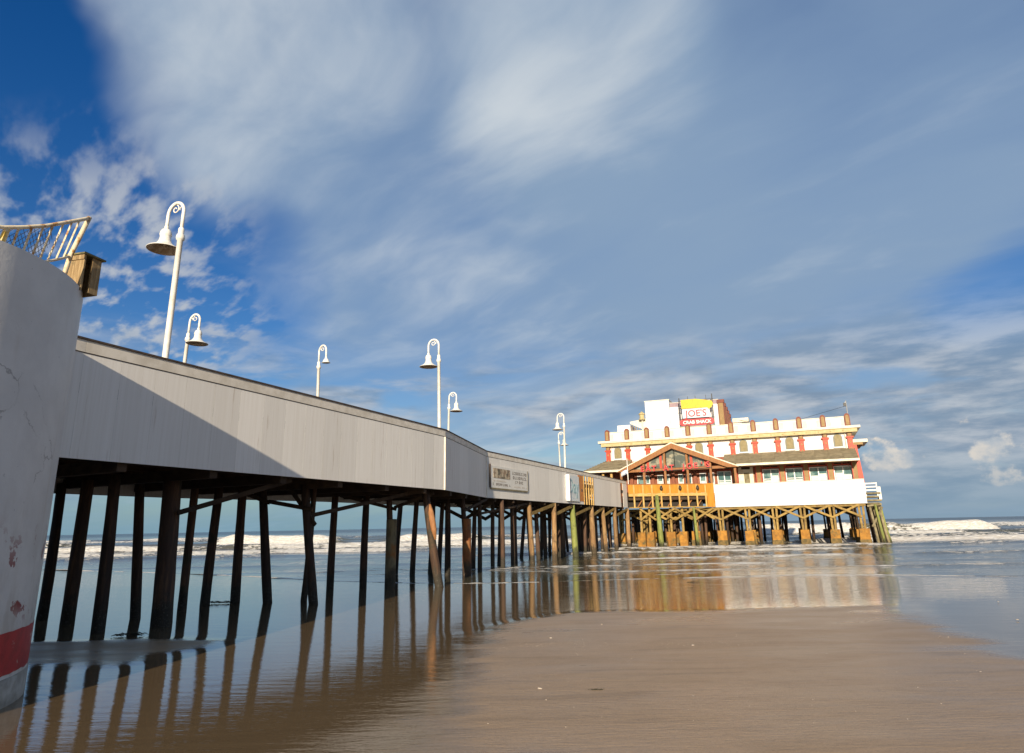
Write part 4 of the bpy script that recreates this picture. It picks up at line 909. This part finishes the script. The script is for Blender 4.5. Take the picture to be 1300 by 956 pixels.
for i in range(-60, 40):
    for sg_ in (-1, 1):
        p0 = i*1.55; zs_ = np.linspace(8.0, 9.3, 14); pts_ = []
        for z in zs_:
            p = p0+sg_*(z-8.0)*12.5
            if -34 < p < 3.4 and z < rz_(p)-.02: pts_.append(fpt(p, z, -.04-.006*sg_))
        if len(pts_) > 1: mm.tube(pts_, .006, 4, cap=False)
mo = mm.build('wire_mesh', 'wire', fe)
# wooden box post beside the fence end
wp = thing('box_post', 'weathered hollow wooden box post with mossy cap at the fence end', 'post', (-9.70, 14.52, 7.93), R(-14))
MB().box(-.23, .23, -.24, -.20, 0, 1.13).build('board', 'post_wood', wp); MB().box(-.23, -.19, -.195, .22, 0, 1.13).build('board', 'post_wood', wp)
MB().box(.19, .23, -.02, .22, 0, 1.13).build('board', 'post_wood', wp); MB().box(-.185, .185, .18, .22, 0, 1.13).build('board', 'post_wood', wp); MB().box(-.235, .235, -.265, -.243, .98, 1.13).build('cleat', 'post_wood', wp)
MB().box(-.29, .29, -.30, .28, 1.135, 1.185).build('cap', 'post_cap', wp); wp.scale.z = .74

# ================================================================== small things on the sand
rs = random.Random(5)
shm = MB().lathe([(0,.018), (.022,.016), (.04,.009), (.05,0), (.046,-.004), (0,-.004)], n=10).mesh('shell', 'shell', True)
SH = [(4.4,18.6), (.9,20.2), (7.1,17.1), (2.6,22.6), (10.4,18.2), (3.1,13.4), (14.9,21.9), (17.4,26.4), (18.0,24.6), (9.2,14.9), (.4,14.2)]
for (x, y) in SH:
    o = link('shell', shm, None, (x, y, SEA+.022), rs.uniform(0, 6)); k = rs.uniform(.45, 1.05); o.scale = (k, k*rs.uniform(.6, 1), k)
    tag(o, 'small pale shell lying on the wet sand', 'shell', 'shells scattered on the sand')
def clump(x, y, w, lab):
    m_ = MB()
    for i in range(26):
        a = rs.uniform(-.5, .5); l = rs.uniform(.2, .5)*w; x0 = rs.uniform(-.6, .6)*w; y0 = rs.uniform(-.12, .12)*w
        m_.tube([(x0, y0, .02), (x0+l*.5*math.cos(a), y0+l*.5*math.sin(a), .03+rs.uniform(.02,.09)*w), (x0+l*math.cos(a), y0+l*math.sin(a), .015)], [.012*w, .02*w, .006*w], 5)
    tag(m_.build('seaweed', 'weed', None, loc=(x, y, SEA-.005)), lab, 'seaweed')
clump(-13.0, 31.6, .8, 'dark tangle of seaweed at the foot of a slim pile'); clump(-11.9, 22.3, .7, 'dark stringy seaweed on the small sand patch near the abutment')
clump(1.4, 14.0, .22, 'tiny dark scrap of weed on the dry sand'); clump(9.0, 37.2, .5, 'dark weed scrap lying in the shallow reflection of the balcony')
# ripples of the beach under piles need nothing more
gm = MB(); rg = random.Random(21)
for i in range(420):
    u_ = rg.random(); x = rg.uniform(-.5, 11.5); y = (18.9+.25*math.sin(x*.7)+rg.gauss(0, .25)) if u_ < .5 else rg.uniform(11.5, 25)
    r_ = rg.uniform(.006, .018); a_ = rg.uniform(0, 6.28); zb = SEA+.021+rg.uniform(0, .004)
    c_ = [(x+r_*k*math.cos(a_+j*1.57), y+r_*k*math.sin(a_+j*1.57)*.7, zb) for j, k in enumerate((1, .7, .9, .6))]
    gm.add(c_+[(x, y, zb+r_*.6)], [(0,1,4), (1,2,4), (2,3,4), (3,0,4), (3,2,1,0)])
tag(gm.build('shell_grit', 'shell'), 'fine pale grit of broken shell strewn over the sand', 'shell grit', kind='stuff')
